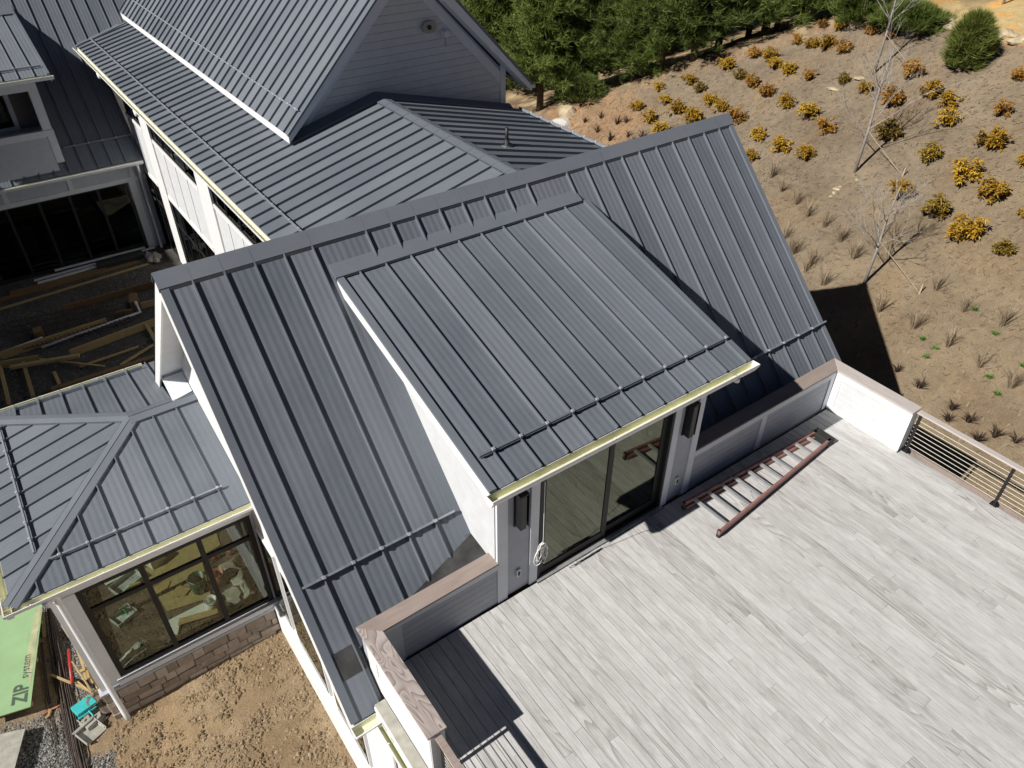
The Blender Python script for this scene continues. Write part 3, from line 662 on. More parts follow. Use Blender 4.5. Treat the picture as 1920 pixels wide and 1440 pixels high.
# ================================================================== long low wing behind the ridge
G = thing('long_wing', 'long white wing with low grey metal roof running back behind the main ridge', 'house', (6.8, 17, -4.2))
WE, WZ, WR, WRZ, EE = 1.918, 3.193, 6.81, 4.417, 11.702
GY0, GY1 = 5.3, 31.5; LWg = (WR-WE)/c14
sy = [8.6+.506*k-GY0 for k in range(-6, 46)]
NW, NE = Vector((-s14,0,c14)), Vector((s14,0,c14))
roof_face(G, (WE, GY0, WZ), (0,1,0), (c14,0,s14), [(0,0), (13.0-GY0,0), (13.0-GY0,LWg), (0,LWg)], sy, rib=.062)
roof_face(G, (WE, GY0, WZ), (0,1,0), (c14,0,s14), [(13.0-GY0,0), (28.92-GY0,0), (29.55-GY0,2.75), (13.0-GY0,2.75)], [s for s in sy if s > 13.0-GY0], rib=.062)
roof_face(G, (EE, GY0, WZ), (0,1,0), (-c14,0,s14), [(0,0), (13.0-GY0,0), (13.0-GY0,LWg), (0,LWg)], sy, rib=.062)
hip_cap(G, (WR, GY0, WRZ), (WR, 12.75, WRZ), NW, NE, .21, name='ridge_cap')
rx = WE+.575; rzz = WZ+.575*t14
snow_rail(G, (rx, GY0+1, rzz), (rx, 28.9, rzz), NW, [(rx, GY0+v, rzz) for v in sy if 1 < v < 23.5])
ex = EE-.17; ez = WZ+.17*t14
snow_rail(G, (ex, GY0+1, ez), (ex, 12.76, ez), NE, [(ex, GY0+v, ez) for v in sy if 1 < v < 7.3])
gutter(G, (WE-.002, 29.1, WZ-.03), (WE-.002, GY0+1, WZ-.03), (-1,0,0), .16, .07); gutter(G, (EE+.002, GY0+1, WZ-.03), (EE+.002, 13.0, WZ-.03), (1,0,0), .15, .12)
slab('valley_flashing', [(WE-.05, 28.75, WZ+.03), (WE-.05, 29.05, WZ+.05), (5.2, 29.95, WZ+.05+.82), (5.2, 29.5, WZ+.03+.82)], (0,0,-.02), M['trim_metal'], G)
slab('wall_head_flashing', [(4.3, 12.72, WZ+2.38*t14+.03), (WR, 12.60, WRZ+.05), (WR, 13.08, WRZ+.12), (4.3, 13.08, WZ+2.38*t14+.12)], (0,0,-.025), M['trim_metal'], G)
slab('wall_head_flashing', [(WR, 12.60, WRZ+.05), (EE-.3, 12.88, WZ+.3*t14+.03), (EE-.3, 13.08, WZ+.3*t14+.12), (WR, 13.08, WRZ+.12)], (0,0,-.025), M['trim_metal'], G)
vp = MB().lathe([(.19, 0), (.17, .02), (.075, .06), (.062, .16)], 18, 0, (8.13, 8.62, WZ+(EE-8.13)*t14)); vo = vp.obj('vent_boot', M['boot'], G, True)
MB().lathe([(.045, .02), (.045, .46), (.036, .46), (.036, .40)], 14, 0, (8.13, 8.62, WZ+(EE-8.13)*t14)).obj('vent_pipe', M['boot'], vo, True)
slab('vent_flange', [(7.95, 8.42, WZ+(EE-7.95)*t14+.012), (8.33, 8.42, WZ+(EE-8.33)*t14+.012), (8.33, 8.82, WZ+(EE-8.33)*t14+.012), (7.95, 8.82, WZ+(EE-7.95)*t14+.012)], (0,0,-.01), M['alu'], vo)
WX = 2.50                                                             # courtyard wall with two tiers of windows
bx('soffit', (WE+.02, 2.9, GY0+.5, 29, WZ-.16, WZ-.14), M['white'], G); bx('eave_fascia', (WE+.001, WE+.03, GY0+.5, 29, WZ-.17, WZ-.035), M['white'], G)
bx('wall', (WX+.12, WX+.3, 5.5, 26.5, -4.6, WZ-.14), M['wsiding'], G)
bays = [(23.95, 26.3), (17.45, 22.60), (11.3, 15.98), (6.2, 10.2)]
for a, b in bays:
    bx('wall_panel', (WX+.03, WX+.119, a, b, -.85, 1.12), M['wsiding'], G)
    bx('belt_trim', (WX, WX+.118, a+.001, b-.001, 1.121, 1.25), M['white'], G); bx('belt_trim', (WX, WX+.118, a+.001, b-.001, -1.02, -.851), M['white'], G)
    n = max(2, round((b-a)/1.25))
    for k in range(1, n): y = a+(b-a)*k/n; bx('batten', (WX+.005, WX+.0295, y-.03, y+.03, -.85, 1.12), M['white'], G)
    for z0, z1 in ((1.251, WZ-.35), (-4.2, -1.021)):
        w_ = MB(); w_.box(WX+.04, WX+.10, a, b, z0, z0+.06); w_.box(WX+.04, WX+.10, a, b, z1-.06, z1)
        for k in range(n+1): y = min(max(a+(b-a)*k/n, a+.03), b-.03); w_.box(WX+.041, WX+.099, y-.03, y+.03, z0+.06, z1-.06)
        if z0 < 0: w_.box(WX+.041, WX+.10, a, b, -2.05, -1.97)
        fr = w_.obj('window_frame', M['black'], G); bx('window_pane', (WX+.066, WX+.074, a+.02, b-.02, z0+.03, z1-.03), M['dark_glass'], fr)
        bx('shade_sheet', (WX+.1005, WX+.118, a, b, z0, z1), M['rubber'], G)  # black sheet stands in for the darkness behind the panes
for y0, y1 in ((22.602, 23.948), (15.982, 17.448), (10.202, 11.298), (5.5, 6.198)):
    bx('pilaster', (WX-.02, WX+.119, y0, y0+.42, -4.6, WZ-.15), M['white'], G); bx('pilaster', (WX+.01, WX+.119, y0+.421, y1, -4.6, WZ-.15), M['white'], G)
bx('head_trim', (WX, WX+.118, 5.5, 26.3, WZ-.349, WZ-.161), M['white'], G)
for y in (25.2, 20.2): MB().lathe([(.09, 0), (.08, -.14), (.06, -.2)], 12, 0, (WE-.05, y, WZ-.14)).obj('downspout_outlet', M['white'], G, True)

# ================================================================== tall gable standing on the wing
A = thing('gable_block', 'tall gabled block with steep grey metal roof and grey lap-sided end wall', 'house', (7.9, 20, 3))
AX0, AX1, AXR, AZ0, AZR, AY0, AY1 = 3.99, 11.88, 7.935, 4.02, 7.965, 12.55, 33.0
La = (AXR-AX0)/s45; ay = [.28+.5*k for k in range(0, 42)]
roof_face(A, (AX0, AY0, AZ0), (0,1,0), (s45,0,s45), [(.09,0), (AY1-AY0,0), (AY1-AY0,La), (.09,La)], ay, rib=.062)
slab('rear_roof_slope', [(AX1, AY0, AZ0), (AX1, AY1, AZ0), (AXR, AY1, AZR), (AXR, AY0, AZR)], (-.02,0,-.02), M['trim_metal'], A)
for x0, x1 in ((AX0, AXR), (AX1, AXR)):
    sg = 1 if x1 > x0 else -1
    slab('rake_trim', [(x0-.01*sg, AY0-.02, AZ0+.05), (x0-.01*sg, AY0+.10, AZ0+.05), (x1, AY0+.10, AZR+.06), (x1, AY0-.02, AZR+.06)], (0,0,-.07), M['trim_metal'], A)
    slab('rake_fascia', [(x0, AY0, AZ0-.02), (x1, AY0, AZR-.02), (x1, AY0, AZR-.42), (x0, AY0, AZ0-.42+.22)], (0,.035,0), M['fascia'], A)
    slab('rake_soffit', [(x0, AY0+.036, AZ0-.20), (x1, AY0+.036, AZR-.36), (x1, 13.1, AZR-.36), (x0, 13.1, AZ0-.20)], (0,0,.02), M['fascia'], A)
    slab('frieze_board', [(x0+.75*sg, 13.065, AZ0+.30), (x1, 13.065, AZR-.40), (x1, 13.065, AZR-.74), (x0+.75*sg, 13.065, AZ0-.05)], (0,.03,0), M['fascia'], A)
bx('eave_fascia', (AX0-.005, AX0+.03, AY0+.036, AY1, AZ0-.20, AZ0-.01), M['white'], A)
bx('eave_soffit', (AX0+.031, AX0+.8, AY0+.6, AY1, AZ0-.19, AZ0-.17), M['white'], A)
rx2 = AX0+.48; snow_rail(A, (rx2, AY0+.15, AZ0+.48), (rx2, AY1, AZ0+.48), (-s45,0,s45), [(rx2, AY0+v, AZ0+.48) for v in ay[:30]])
slab('gable_end_wall', [(4.45, 13.1, 2.8), (11.22, 13.1, 2.8), (11.22, 13.1, 4.35), (AXR, 13.1, 7.6), (4.45, 13.1, 4.15)], (0,.12,0), M['siding'], A)
siding(A, (0, 13.099, 0), (1,0,0), (0,-1,0), [(4.45, 3.0), (11.05, 3.0), (11.05, 4.3), (AXR, 7.35), (4.55, 4.0)], .2, 'wsiding', lap=.02, gap=.007)
bx('corner_trim', (11.05, 11.24, 13.05, 13.10, 2.6, 4.6), M['fascia'], A); bx('side_wall', (11.10, 11.22, 13.22, AY1, -3, 4.5), M['siding'], A)
bx('porch_post', (11.55, 11.67, 14.4, 14.52, -2.5, 3.9), M['fascia'], A); bx('wall', (4.7, 4.85, 13.22, AY1, 2.8, 4.4), M['wsiding'], A)
slab('eave_gutter', [(AX1, AY0, AZ0-.02), (AX1+.13, AY0, AZ0-.02), (AX1+.13, AY0, AZ0-.13), (AX1, AY0, AZ0-.13)], (0, AY1-AY0, 0), M['white'], A)
fl = thing('flood_light', 'round beige flood light fixed high on the grey gable wall', 'light', (8.63, 13.05, 5.97))
MB().prism([(8.63+.20*math.cos(a)*(1.15 if abs(math.cos(a)) > .5 else 1), 13.075, 5.97+.17*math.sin(a)) for a in [k*.3927 for k in range(16)]], (0,-.10,0)).obj('housing', M['beige'], fl, bevel=.02)
MB().prism([(8.61+.065*math.cos(k*.5236), 12.974, 5.97+.065*math.sin(k*.5236)) for k in range(12)], (0,-.03,0)).obj('lens', M['rubber'], fl, bevel=.01)
sp_ = thing('security_sensor', 'small white wedge-shaped sensor beside the flood light on gable wall', 'sensor', (9.15, 13.06, 5.75))
MB().add([(9.02,13.075,5.83),(9.22,13.075,5.86),(9.28,13.075,5.66),(9.05,13.075,5.62),(9.06,12.93,5.80),(9.20,12.93,5.82),(9.27,12.90,5.68),(9.06,12.90,5.65)], [(0,1,2,3),(7,6,5,4),(0,4,5,1),(1,5,6,2),(2,6,7,3),(3,7,4,0)]).obj('sensor_body', M['white'], sp_, bevel=.008)
MB().tube([(9.16, 13.07, 5.62), (9.16, 13.07, 5.40)], .012, 6).obj('sensor_lead', M['greyplastic'], sp_)

# ================================================================== house closing the courtyard, with its dormer
B = thing('courtyard_house', 'shaded house at the far end of the courtyard, grey metal roof and black glass doors', 'house', (-1.5, 29, -4.2))
BE, BZ = 25.40, -.35; lz = lambda y: y-25.75
bs = [.37+.5*k+9 for k in range(-18, 12)]
roof_face(B, (-9, BE, BZ), UX, VM, [(0,0), (11.49,0), (11.49,10.6/s45), (0,10.6/s45)], bs)
roof_face(B, (-9, BE, BZ), UX, VM, [(11.49,3.6/s45), (15.5,3.6/s45), (15.5,10.6/s45), (11.49,10.6/s45)], bs)
gutter(B, (-9, BE-.002, BZ-.03), (2.45, BE-.002, BZ-.03), (0,-1,0), .15, .12)
slab('soffit', [(-9, BE+.03, BZ-.16), (2.48, BE+.03, BZ-.16), (2.48, 26, BZ-.16), (-9, 26, BZ-.16)], (0,0,.02), M['white'], B); bx('eave_fascia', (-9, 2.48, BE+.001, BE+.03, BZ-.17, BZ-.035), M['white'], B)
snow_rail(B, (.0, 26.13, lz(26.13)), (2.42, 26.13, lz(26.13)), NM, [(x-9, 26.13, lz(26.13)) for x in bs if 9 < x < 11.4])
BY = 25.9; bx('frieze', (-9, 2.49, BY, BY+.14, -1.24, -.53), M['siding'], B)
bx('frieze_trim', (-9, 2.49, BY-.035, BY-.001, -1.30, -1.12), M['wsiding'], B)
for x in (-4.6, -2.55, -.33, 1.93): bx('frieze_trim', (x, x+.16, BY-.034, BY-.001, -1.119, -.53), M['wsiding'], B)
bx('pilaster', (1.78, 2.05, BY-.03, BY+.14, -4.3, -1.301), M['wsiding'], B); bx('wall', (2.051, 2.49, BY, BY+.14, -4.3, -1.301), M['siding'], B)
dm = MB()
for x in (-6.2, -4.85, -3.7, -2.6, -1.5, -.43, .60, 1.70): dm.box(x-.05, x+.05, BY, BY+.09, -4.05, -1.301)
dm.box(-9, 1.75, BY+.002, BY+.088, -4.2, -4.05); dm.box(-9, 1.75, BY+.002, BY+.088, -1.36, -1.301)
gd = dm.obj('glass_door_frame', M['black'], B); bx('glass_door_pane', (-9, 1.74, BY+.04, BY+.05, -4.06, -1.35), M['dark_glass'], gd)
bx('room_floor', (-9, 2.4, BY+.15, 32, -4.4, -4.2), M['floor_in'], B); bx('room_back_wall', (-9, 2.4, 32, 32.1, -4.2, -.5), M['wall_in'], B)
for k, (x, y, w, h) in enumerate(((-2.9, 28, .9, 1.0), (-1.7, 27.5, .7, .75), (-.2, 29, .8, 1.3))): bx('covered_furniture', (x, x+w, y, y+.7, -4.2, -4.2+h), M['greyplastic'], B, .05)
MB().tube([(2.2, 25.32, BZ-.15), (2.25, 25.6, -.95), (2.25, 25.75, -1.15), (2.25, 25.75, -4.0), (2.22, 25.55, -4.2)], .055, 12).obj('downspout', M['white'], B, True)
# dormer of that house
bd = lambda y: 3.19+t14*(y-25.4)
roof_face(B, (-6, 25.4, 3.19), UX, (0,c14,s14), [(0,0), (6.26,0), (6.26,4.7/c14), (0,4.7/c14)], [x+.0 for x in (5.36, 5.86, 4.86, 4.36, 3.86, 3.36)][::-1][:0]+[1.86, 2.36, 2.86, 3.36, 3.86, 4.36, 4.86, 5.36, 5.86], name='dormer_panel')
slab('dormer_rake_trim', [(.255, 25.39, 3.24), (.345, 25.39, 3.24), (.345, 30.1, bd(30.1)+.05), (.255, 30.1, bd(30.1)+.05)], (0,0,-.05), M['trim_metal'], B)
slab('dormer_head_flashing', [(-6, 29.95, bd(29.95)+.06), (.34, 29.95, bd(29.95)+.06), (.34, 30.35, lz(30.35)+.02), (-6, 30.35, lz(30.35)+.02)], (0,0,-.04), M['trim_metal'], B)
slab('dormer_soffit', [(-6, 25.42, bd(25.4)-.15), (.33, 25.42, bd(25.4)-.15), (.33, 30, bd(30)-.15), (-6, 30, bd(30)-.15)], (0,0,.02), M['white'], B)
slab('dormer_fascia', [(.315, 25.4, 3.18), (.315, 30, bd(30)-.01), (.315, 30, bd(30)-.22), (.315, 25.4, 2.96)], (.03,0,0), M['white'], B)
gutter(B, (-6, 25.398, 3.16), (.42, 25.398, 3.16), (0,-1,0), .15, .12)
snow_rail(B, (-6, 25.95, bd(25.95)), (.21, 25.95, bd(25.95)), NF, [(x-6, 25.95, bd(25.95)) for x in (4.86, 5.36, 5.86)])
bx('dormer_header', (-6, -.19, 25.55, 25.75, 2.72, 3.10), M['wsiding'], B); bx('dormer_post', (-.50, -.19, 25.551, 25.75, 1.33, 2.719), M['wsiding'], B, .01)
bx('dormer_sill_trim', (-6, -.16, 25.54, 25.76, 1.08, 1.32), M['wsiding'], B, .01); bx('dormer_corner_trim', (-.42, -.16, 25.545, 25.75, .1, 1.079), M['wsiding'], B)
bx('dormer_panel_wall', (-6, -.421, 25.56, 25.74, -.2, 1.079), M['siding'], B)
bx('dormer_ledge', (-6, -.19, 25.76, 26.6, 1.15, 1.25), M['greyplastic'], B); bx('dormer_side_wall', (-.50, -.25, 25.751, 30.0, .0, 2.95), M['shadewall'], B)
df = MB(); df.box(-1.25, -1.1, 26.45, 26.55, 1.25, 3.0); df.box(-6, -1.251, 26.45, 26.55, 1.25, 1.36); dfo = df.obj('dormer_window_frame', M['siding'], B)
bx('dormer_window_pane', (-6, -1.251, 26.50, 26.51, 1.36, 3.0), M['dark_glass'], dfo); bx('dormer_back_wall', (-1.099, -.501, 26.47, 26.55, 1.25, 3.0), M['shadewall'], B)
bx('dormer_shade_sheet', (-6, -1.2, 28.4, 28.5, 1.0, 3.6), M['rubber'], B)  # black sheet painting in the darkness behind the dormer window
# unseen wing, inferred from the yard's shade and added to cast it
Wst = thing('added_shade_wing', 'unseen grey roofed wing added left of the courtyard to shade it', 'house', (-10, 19, -4.2))
slab('roof', [(-6.6, 12.8, 2.5), (-6.6, 30, 2.5), (-10, 30, 5.9), (-10, 12.8, 5.9)], (.02,0,-.06), M['trim_metal'], Wst)
slab('roof', [(-13.4, 12.8, 2.5), (-13.4, 30, 2.5), (-10, 30, 5.9), (-10, 12.8, 5.9)], (-.02,0,-.06), M['trim_metal'], Wst)
slab('wall', [(-7.1, 13.1, -5.2), (-12.9, 13.1, -5.2), (-12.9, 13.1, 2.85), (-10, 13.1, 5.75), (-7.1, 13.1, 2.85)], (0,.15,0), M['white'], Wst)
bx('wall', (-7.2, -7.05, 13.26, 29.9, -5.2, 2.85), M['white'], Wst)

# ================================================================== things on the deck
LA, LC, LB, LD = Vector((6.02,-1.18,0)), Vector((6.0,-.27,0)), Vector((9.93,-.79,0)), Vector((9.91,-.46,0))
t = thing('step_ladder', 'folded fibreglass step ladder with red rails lying flat on the deck', 'ladder', (7.9, -.68, 0))
Zv = Vector((0,0,1))
for p, q in ((LA, LB), (LC, LD)):
    sg = 1 if p is LA else -1; off = Vector((0, .045*sg, 0))
    ra_ = MB().beam(p+Zv*.15, q+Zv*.15, .055, .10).obj('front_rail', M['fiber'], t, bevel=.006)
    MB().beam(p+Zv*.11+off*.3, p+(q-p)*.012+Zv*.11+off*.3, .07, .19).obj('rubber_foot', M['rubber'], ra_, bevel=.01)
    MB().beam(p+off+(q-p)*.015+Zv*.05, q+off+Zv*.05, .05, .085).obj('rear_rail', M['fiber'], t, bevel=.006)
for k in range(10):
    f = .07+k*.094; a, b = LA.lerp(LB, f), LC.lerp(LD, f); d = (b-a).normalized()*.016
    MB().beam(a+d+Zv*.165, b-d+Zv*.165, .07, .045).obj('step', M['alu'], t, bevel=.004)
    if k % 2 == 0: MB().beam(a+d*3+Zv*.05+Vector((.14,0,0)), b-d*3+Zv*.05+Vector((.14,0,0)), .02, .03).obj('rear_brace', M['alu'], t)
for k in (0, 3, 6):
    f = .07+k*.094; a, b = LA.lerp(LB, f), LC.lerp(LD, f); d = (b-a).normalized()
    for p, e in ((a, d), (b, -d)): MB().beam(p+e*.02+Zv*.12, p+e*.2+Vector((.0,0,.12)), .012, .02).obj('knee_brace', M['alu'], t)
MB().box(9.80, 10.02, -.84, -.40, .02, .20).obj('top_cap', M['rubber'], t, bevel=.02)
MB().tube([LA.lerp(LB,.3)+Zv*.2+Vector((0,.06,0)), LA.lerp(LB,.36)+Zv*.17+Vector((0,.35,0)), LC.lerp(LD,.33)+Zv*.2], .006, 5).obj('spreader_bar', M['alu'], t)
# white cable hanging from the gutter in a loose coil
t = thing('hanging_cable', 'loose coil of white cable hanging from the gutter in front of the glass door', 'cable', (2.62, -.2, 1.0))
cr = random.Random(2); cx, cy, cz = 2.66, -.12, .93
MB().tube([(2.36, DY0-.16, 3.05), (2.42, -.40, 2.6), (2.55, -.25, 1.9), (2.63, -.16, 1.35), (cx, cy, 1.18)], .006, 5).obj('lead', M['paper'], t)
for k in range(7):
    a = .04+cr.random()*.05; bb = .16+cr.random()*.10; ph = cr.uniform(-.25, .25); pts = []
    for j in range(15):
        w = 6.283*j/14; pts.append((cx+a*math.sin(w)+ph*.12+ph*.2*(1-math.cos(w)), cy+.02*math.sin(2*w+k), 1.16-bb*(1-math.cos(w))))
    MB().tube(pts, .006, 5).obj('cable_loop', M['paper'], t)
MB().tube([(cx-.03, cy-.02, 1.12), (cx+.03, cy+.01, 1.15), (cx, cy, 1.19)], .014, 6).obj('cable_tie', M['rubber'], t)

# ================================================================== half-finished room behind the tall window
FZ = -4.658
def room(name, label, cat, make):
    t = thing(name, label, cat, (0, 0, FZ)); make(t); return t
def ipx(x, y, z=FZ): return hit((x/3, 960+y/3), 2, z)
def sheet(t, pts, th, mat, nm='board'): slab(nm, pts, (0,0,th), M[mat], t)
def poly_px(L, z): return [ipx(x, y, z) for x, y in L]
room('plywood_sheet', 'large yellow plywood sheet on the floor behind the middle pane of the tall window', 'plywood', lambda t: (sheet(t, poly_px([(860,430),(1130,250),(1190,480),(940,560)], FZ+.01), .02, 'ply')))
room('plywood_sheet', 'yellow plywood strip at the back of the room seen through the upper window panes', 'plywood', lambda t: sheet(t, poly_px([(800,330),(1210,90),(1240,190),(830,420)], FZ+.005), .02, 'ply'))
room('gypsum_board', 'pale L-shaped offcut of board on the floor below the middle window pane', 'board', lambda t: (sheet(t, poly_px([(950,610),(1190,490),(1230,540),(1010,640),(1000,690),(960,690)], FZ+.035), .02, 'osb')))
room('gypsum_board', 'white board lying at the left end of the unfinished room behind upper pane', 'board', lambda t: sheet(t, poly_px([(580,400),(700,330),(730,345),(600,415)], FZ+.03), .03, 'osb'))
def bag(t):
    mb = MB(); r = random.Random(9); c = ipx(800, 800); n = 14; ring = []
    for j in range(5):
        for i in range(n):
            a = 6.283*i/n; rr = (.46-.09*j)*(1+r.uniform(-.22, .22)); mb.v.append((c.x+rr*math.cos(a)*1.25, c.y+rr*math.sin(a)*.7, FZ+.01+.075*j*(1+r.uniform(-.25, .35))))
    mb.f = [(j*n+i, j*n+(i+1) % n, (j+1)*n+(i+1) % n, (j+1)*n+i) for j in range(4) for i in range(n)]+[tuple(range(4*n, 5*n))]; mb.mi = [0]*len(mb.f)
    mb.obj('crumpled_sheet', M['plastic'], t)
room('plastic_sheet', 'crumpled translucent plastic sheet heaped inside the lower left window pane', 'plastic sheet', bag)
def bucket(t, c, r, h, mat, rim=True):
    MB().lathe([(r*.82, 0), (r, h), (r*.93, h), (r*.76, .03)], 18, 0, (c.x, c.y, FZ)).obj('bucket_body', M[mat], t, True)
    MB().tube([(c.x-r, c.y, FZ+h), (c.x-.5*r, c.y-.2, FZ+h*1.02), (c.x+.5*r, c.y-.2, FZ+h*1.02), (c.x+r, c.y, FZ+h)], .008, 5).obj('handle', M['steel'], t)
room('bucket', 'terracotta orange bucket standing behind the lower right window pane', 'bucket', lambda t: bucket(t, ipx(1240, 400), .17, .42, 'terra'))
room('bucket', 'dark green tub beside the yellow plywood behind the middle window mullion', 'tub', lambda t: bucket(t, ipx(1130, 440), .21, .5, 'dgreen'))
room('bucket', 'white paint bucket on the floor behind the second mullion', 'bucket', lambda t: bucket(t, ipx(1200, 540), .15, .34, 'osb'))
def crate(t, c, w, d, h, mat, rz=.4):
    mb = MB(); ca, sa = math.cos(rz), math.sin(rz)
    def bo(x0, x1, y0, y1, z0, z1):
        k = len(mb.v); mb.box(x0, x1, y0, y1, z0, z1); mb.v[k:] = [(c.x+a*ca-b*sa, c.y+a*sa+b*ca, FZ+z) for a, b, z in mb.v[k:]]
    bo(-w, w, -d, d, .0, .02); bo(-w, w, -d, -d+.015, .02, h); bo(-w, w, d-.015, d, .02, h); bo(-w, -w+.015, -d, d, .02, h); bo(w-.015, w, -d, d, .02, h)
    mb.obj('tray', M[mat], t)
room('tool_crate', 'grey open tray behind the lower left window pane with green cord on it', 'tray', lambda t: (crate(t, ipx(700, 590), .26, .2, .12, 'plastic'), MB().tube([ipx(660,570,FZ+.15), ipx(690,545,FZ+.2), ipx(720,575,FZ+.16)], .02, 6).obj('green_cord', M['green'], t)))
room('tool_crate', 'clear storage tray with tools behind the upper left window pane', 'tray', lambda t: (crate(t, ipx(720, 410), .36, .22, .16, 'plastic'), MB().beam(ipx(730,420,FZ+.2), ipx(790,395,FZ+.2), .07, .05).obj('yellow_level', M['ply'], t)))
room('tool_crate', 'white box with a bright green lid behind the upper middle window pane', 'box', lambda t: (crate(t, ipx(880, 285), .2, .16, .3, 'osb'), MB().beam(ipx(800,280,FZ+.2), ipx(850,262,FZ+.2), .16, .12).obj('green_lid', M['green'], t)))
def pile(t, pts, mat, r0, seed):
    r = random.Random(seed)
    for c in pts:
        mb = MB(); n = 9
        for j, (q, z) in enumerate(((1, 0), (.9, .35), (.5, .6))):
            for i in range(n): a = 6.283*i/n; k = r0*q*(1+r.uniform(-.3, .3)); mb.v.append((c.x+k*math.cos(a), c.y+k*math.sin(a), FZ+z*r0*(1+r.uniform(-.3, .3))))
        mb.f = [(j*n+i, j*n+(i+1) % n, (j+1)*n+(i+1) % n, (j+1)*n+i) for j in range(2) for i in range(n)]+[tuple(range(2*n, 3*n))]; mb.mi = [0]*len(mb.f); mb.obj('rubble', M[mat], t)
room('rubble_heap', 'heap of grey bags and rubble in the right corner of the unfinished room', 'heap', lambda t: pile(t, [ipx(1380,380), ipx(1330,480), ipx(1290,330), ipx(1420,440)], 'greyplastic', .33, 3))
for k, (L, lab) in enumerate((([(870,420),(960,390),(930,460)], 'small torn cardboard triangle on the plywood behind the middle pane'), ([(960,480),(1000,410),(1075,430),(1040,470)], 'brown cardboard piece in the middle of the yellow plywood'), ([(1010,600),(1220,540),(1230,570),(1000,640)], 'long brown cardboard strip in front of the pale L-shaped board'))):
    room('cardboard_scrap', lab, 'cardboard', lambda t: sheet(t, poly_px(L, FZ+.04+.02*k), .012, 'lumber', 'scrap'))
def tin(t, x, y, m_):
    c = ipx(x, y); MB().lathe([(.07, 0), (.07, .16), (.06, .16), (.06, .03)], 12, 0, tuple(c)).obj('tin_body', M[m_], t, True); MB().lathe([(.074, .15), (.074, .165), (.066, .165)], 12, 0, tuple(c)).obj('tin_rim', M['steel'], t, True)
for x, y, m_, lab in ((1285,545,'red','red tin by the bottom of the right window pane'), (1325,505,'ply','yellow tin behind the right window pane'), (1210,265,'red','red tin right of the second mullion under the transom'), (1300,235,'red','red tin at the back of the right hand pane')):
    room('paint_tin', lab, 'tin', lambda t: tin(t, x, y, m_))

# ================================================================== courtyard: forms, pipes, lumber, rebar mat
def N_(x, y, z=-4.1): return hit((x/4.2355, 440+y/4.2355), 2, z)
def plank(name, label, cat, a, b, w, h, mat, z=-4.12, group=None):
    p, q = N_(*a, z), N_(*b, z); d = q-p; L = d.length
    me = MB().box(-L/2, L/2, -w/2, w/2, -h/2, h/2).mesh(name, M[mat])
    o = link(name, me, None, .004, (p+q)/2, (0, -math.asin(d.z/L), math.atan2(d.y, d.x))); return tag(o, label, cat, group)
LG = 'loose timber in the courtyard'
for a, b, w, h, m_, z, lab in (
  ((435,285),(1150,100),.14,.03,'pvc',-4.10,'white trim board at the back of the pile before the black doors'),
  ((270,365),(1230,100),.14,.03,'pvc',-4.14,'longest white trim board lying along the dark glass doors'),
  ((300,385),(860,225),.16,.04,'pvc',-4.13,'short white trim boards at the front of the white pile'),
  ((80,465),(845,265),.24,.04,'darklumber',-4.16,'brown plank just in front of the white trim boards'),
  ((0,520),(1100,215),.28,.05,'darklumber',-4.16,'wide brown plank beside the white trim boards'),
  ((0,592),(1180,232),.10,.06,'lumber',-4.15,'long yellowish two-by-four at the front of the plank pile'),
  ((80,1055),(630,960),.15,.10,'lumber',-3.95,'thick loose timber lying across the form boards at the left'),
  ((300,985),(830,1045),.07,.04,'lumber',-4.05,'thin lath crossing under the thick loose timber'),
  ((635,1050),(1100,890),.10,.05,'lumber',-4.14,'loose yellow stud lying alone on the gravel'),
  ((960,1035),(1230,865),.10,.05,'lumber',-4.12,'stud slanting towards the white gable corner'),
  ((0,1040),(75,1350),.11,.05,'lumber',-4.05,'leftmost cross timber running under the hipped roof eave'),
  ((175,985),(265,1285),.11,.05,'lumber',-4.05,'second cross timber from the left by the hipped roof eave'),
  ((430,1090),(475,1190),.11,.05,'lumber',-4.10,'short stub of timber on the dark gravel near hipped roof eave'),
  ((1160,710),(1240,850),.12,.06,'lumber',-4.0,'diagonal brace timber beside the white gable corner'),
  ((410,1232),(1235,968),.18,.10,'darklumber',-4.12,'dark red-brown beam lying along the back eave of hipped roof')):
    plank('timber_plank', lab, 'plank', a, b, w, h, m_, z, LG)
for a, b, h, m_, lab in (
  ((500,590),(1240,385),.26,'darklumber','far concrete form board with lit top edge in the courtyard'),
  ((0,965),(850,688),.30,'lumber','long concrete form board just behind the white pipe'),
  ((560,945),(1240,690),.30,'lumber','near concrete form board running to the white gable corner'),
  ((0,1035),(312,985),.28,'lumber','left concrete form board beside the thick loose timber'),
  ((920,635),(1060,610),.25,'darklumber','short brown form board by the upright pipe elbow'),
  ((1120,565),(1240,535),.25,'lumber','form board end showing right of the pipe elbow')):
    plank('form_board', lab, 'form board', a, b, .05, h, m_, -4.06, 'concrete form boards')
for a, b, lab in (((300,760),(312,800),'rusty brown stake block at the left end of pipe'), ((1062,490),(1066,560),'brown plywood block standing behind the pipe elbow')):
    plank('stake_block', lab, 'block', a, b, .28, .30, 'darklumber', -4.05)
def pipe(label, pts, r=.045):
    P_ = [N_(x, y, z) for x, y, z in pts]; c = P_[0]
    t = thing('pvc_pipe', label, 'pipe', c, 'white pipes in the courtyard'); MB().tube(P_, r, 12).obj('pipe_run', M['pvc'], t, True)
    MB().tube([P_[-1]-(P_[-1]-P_[-2]).normalized()*.05, P_[-1]+(P_[-1]-P_[-2]).normalized()*.06], r*1.3, 12).obj('pipe_coupling', M['pvc'], t, True)
pipe('white pipe run ending left of the rusty stake block', [(0,940,-4.0), (325,825,-4.0)])
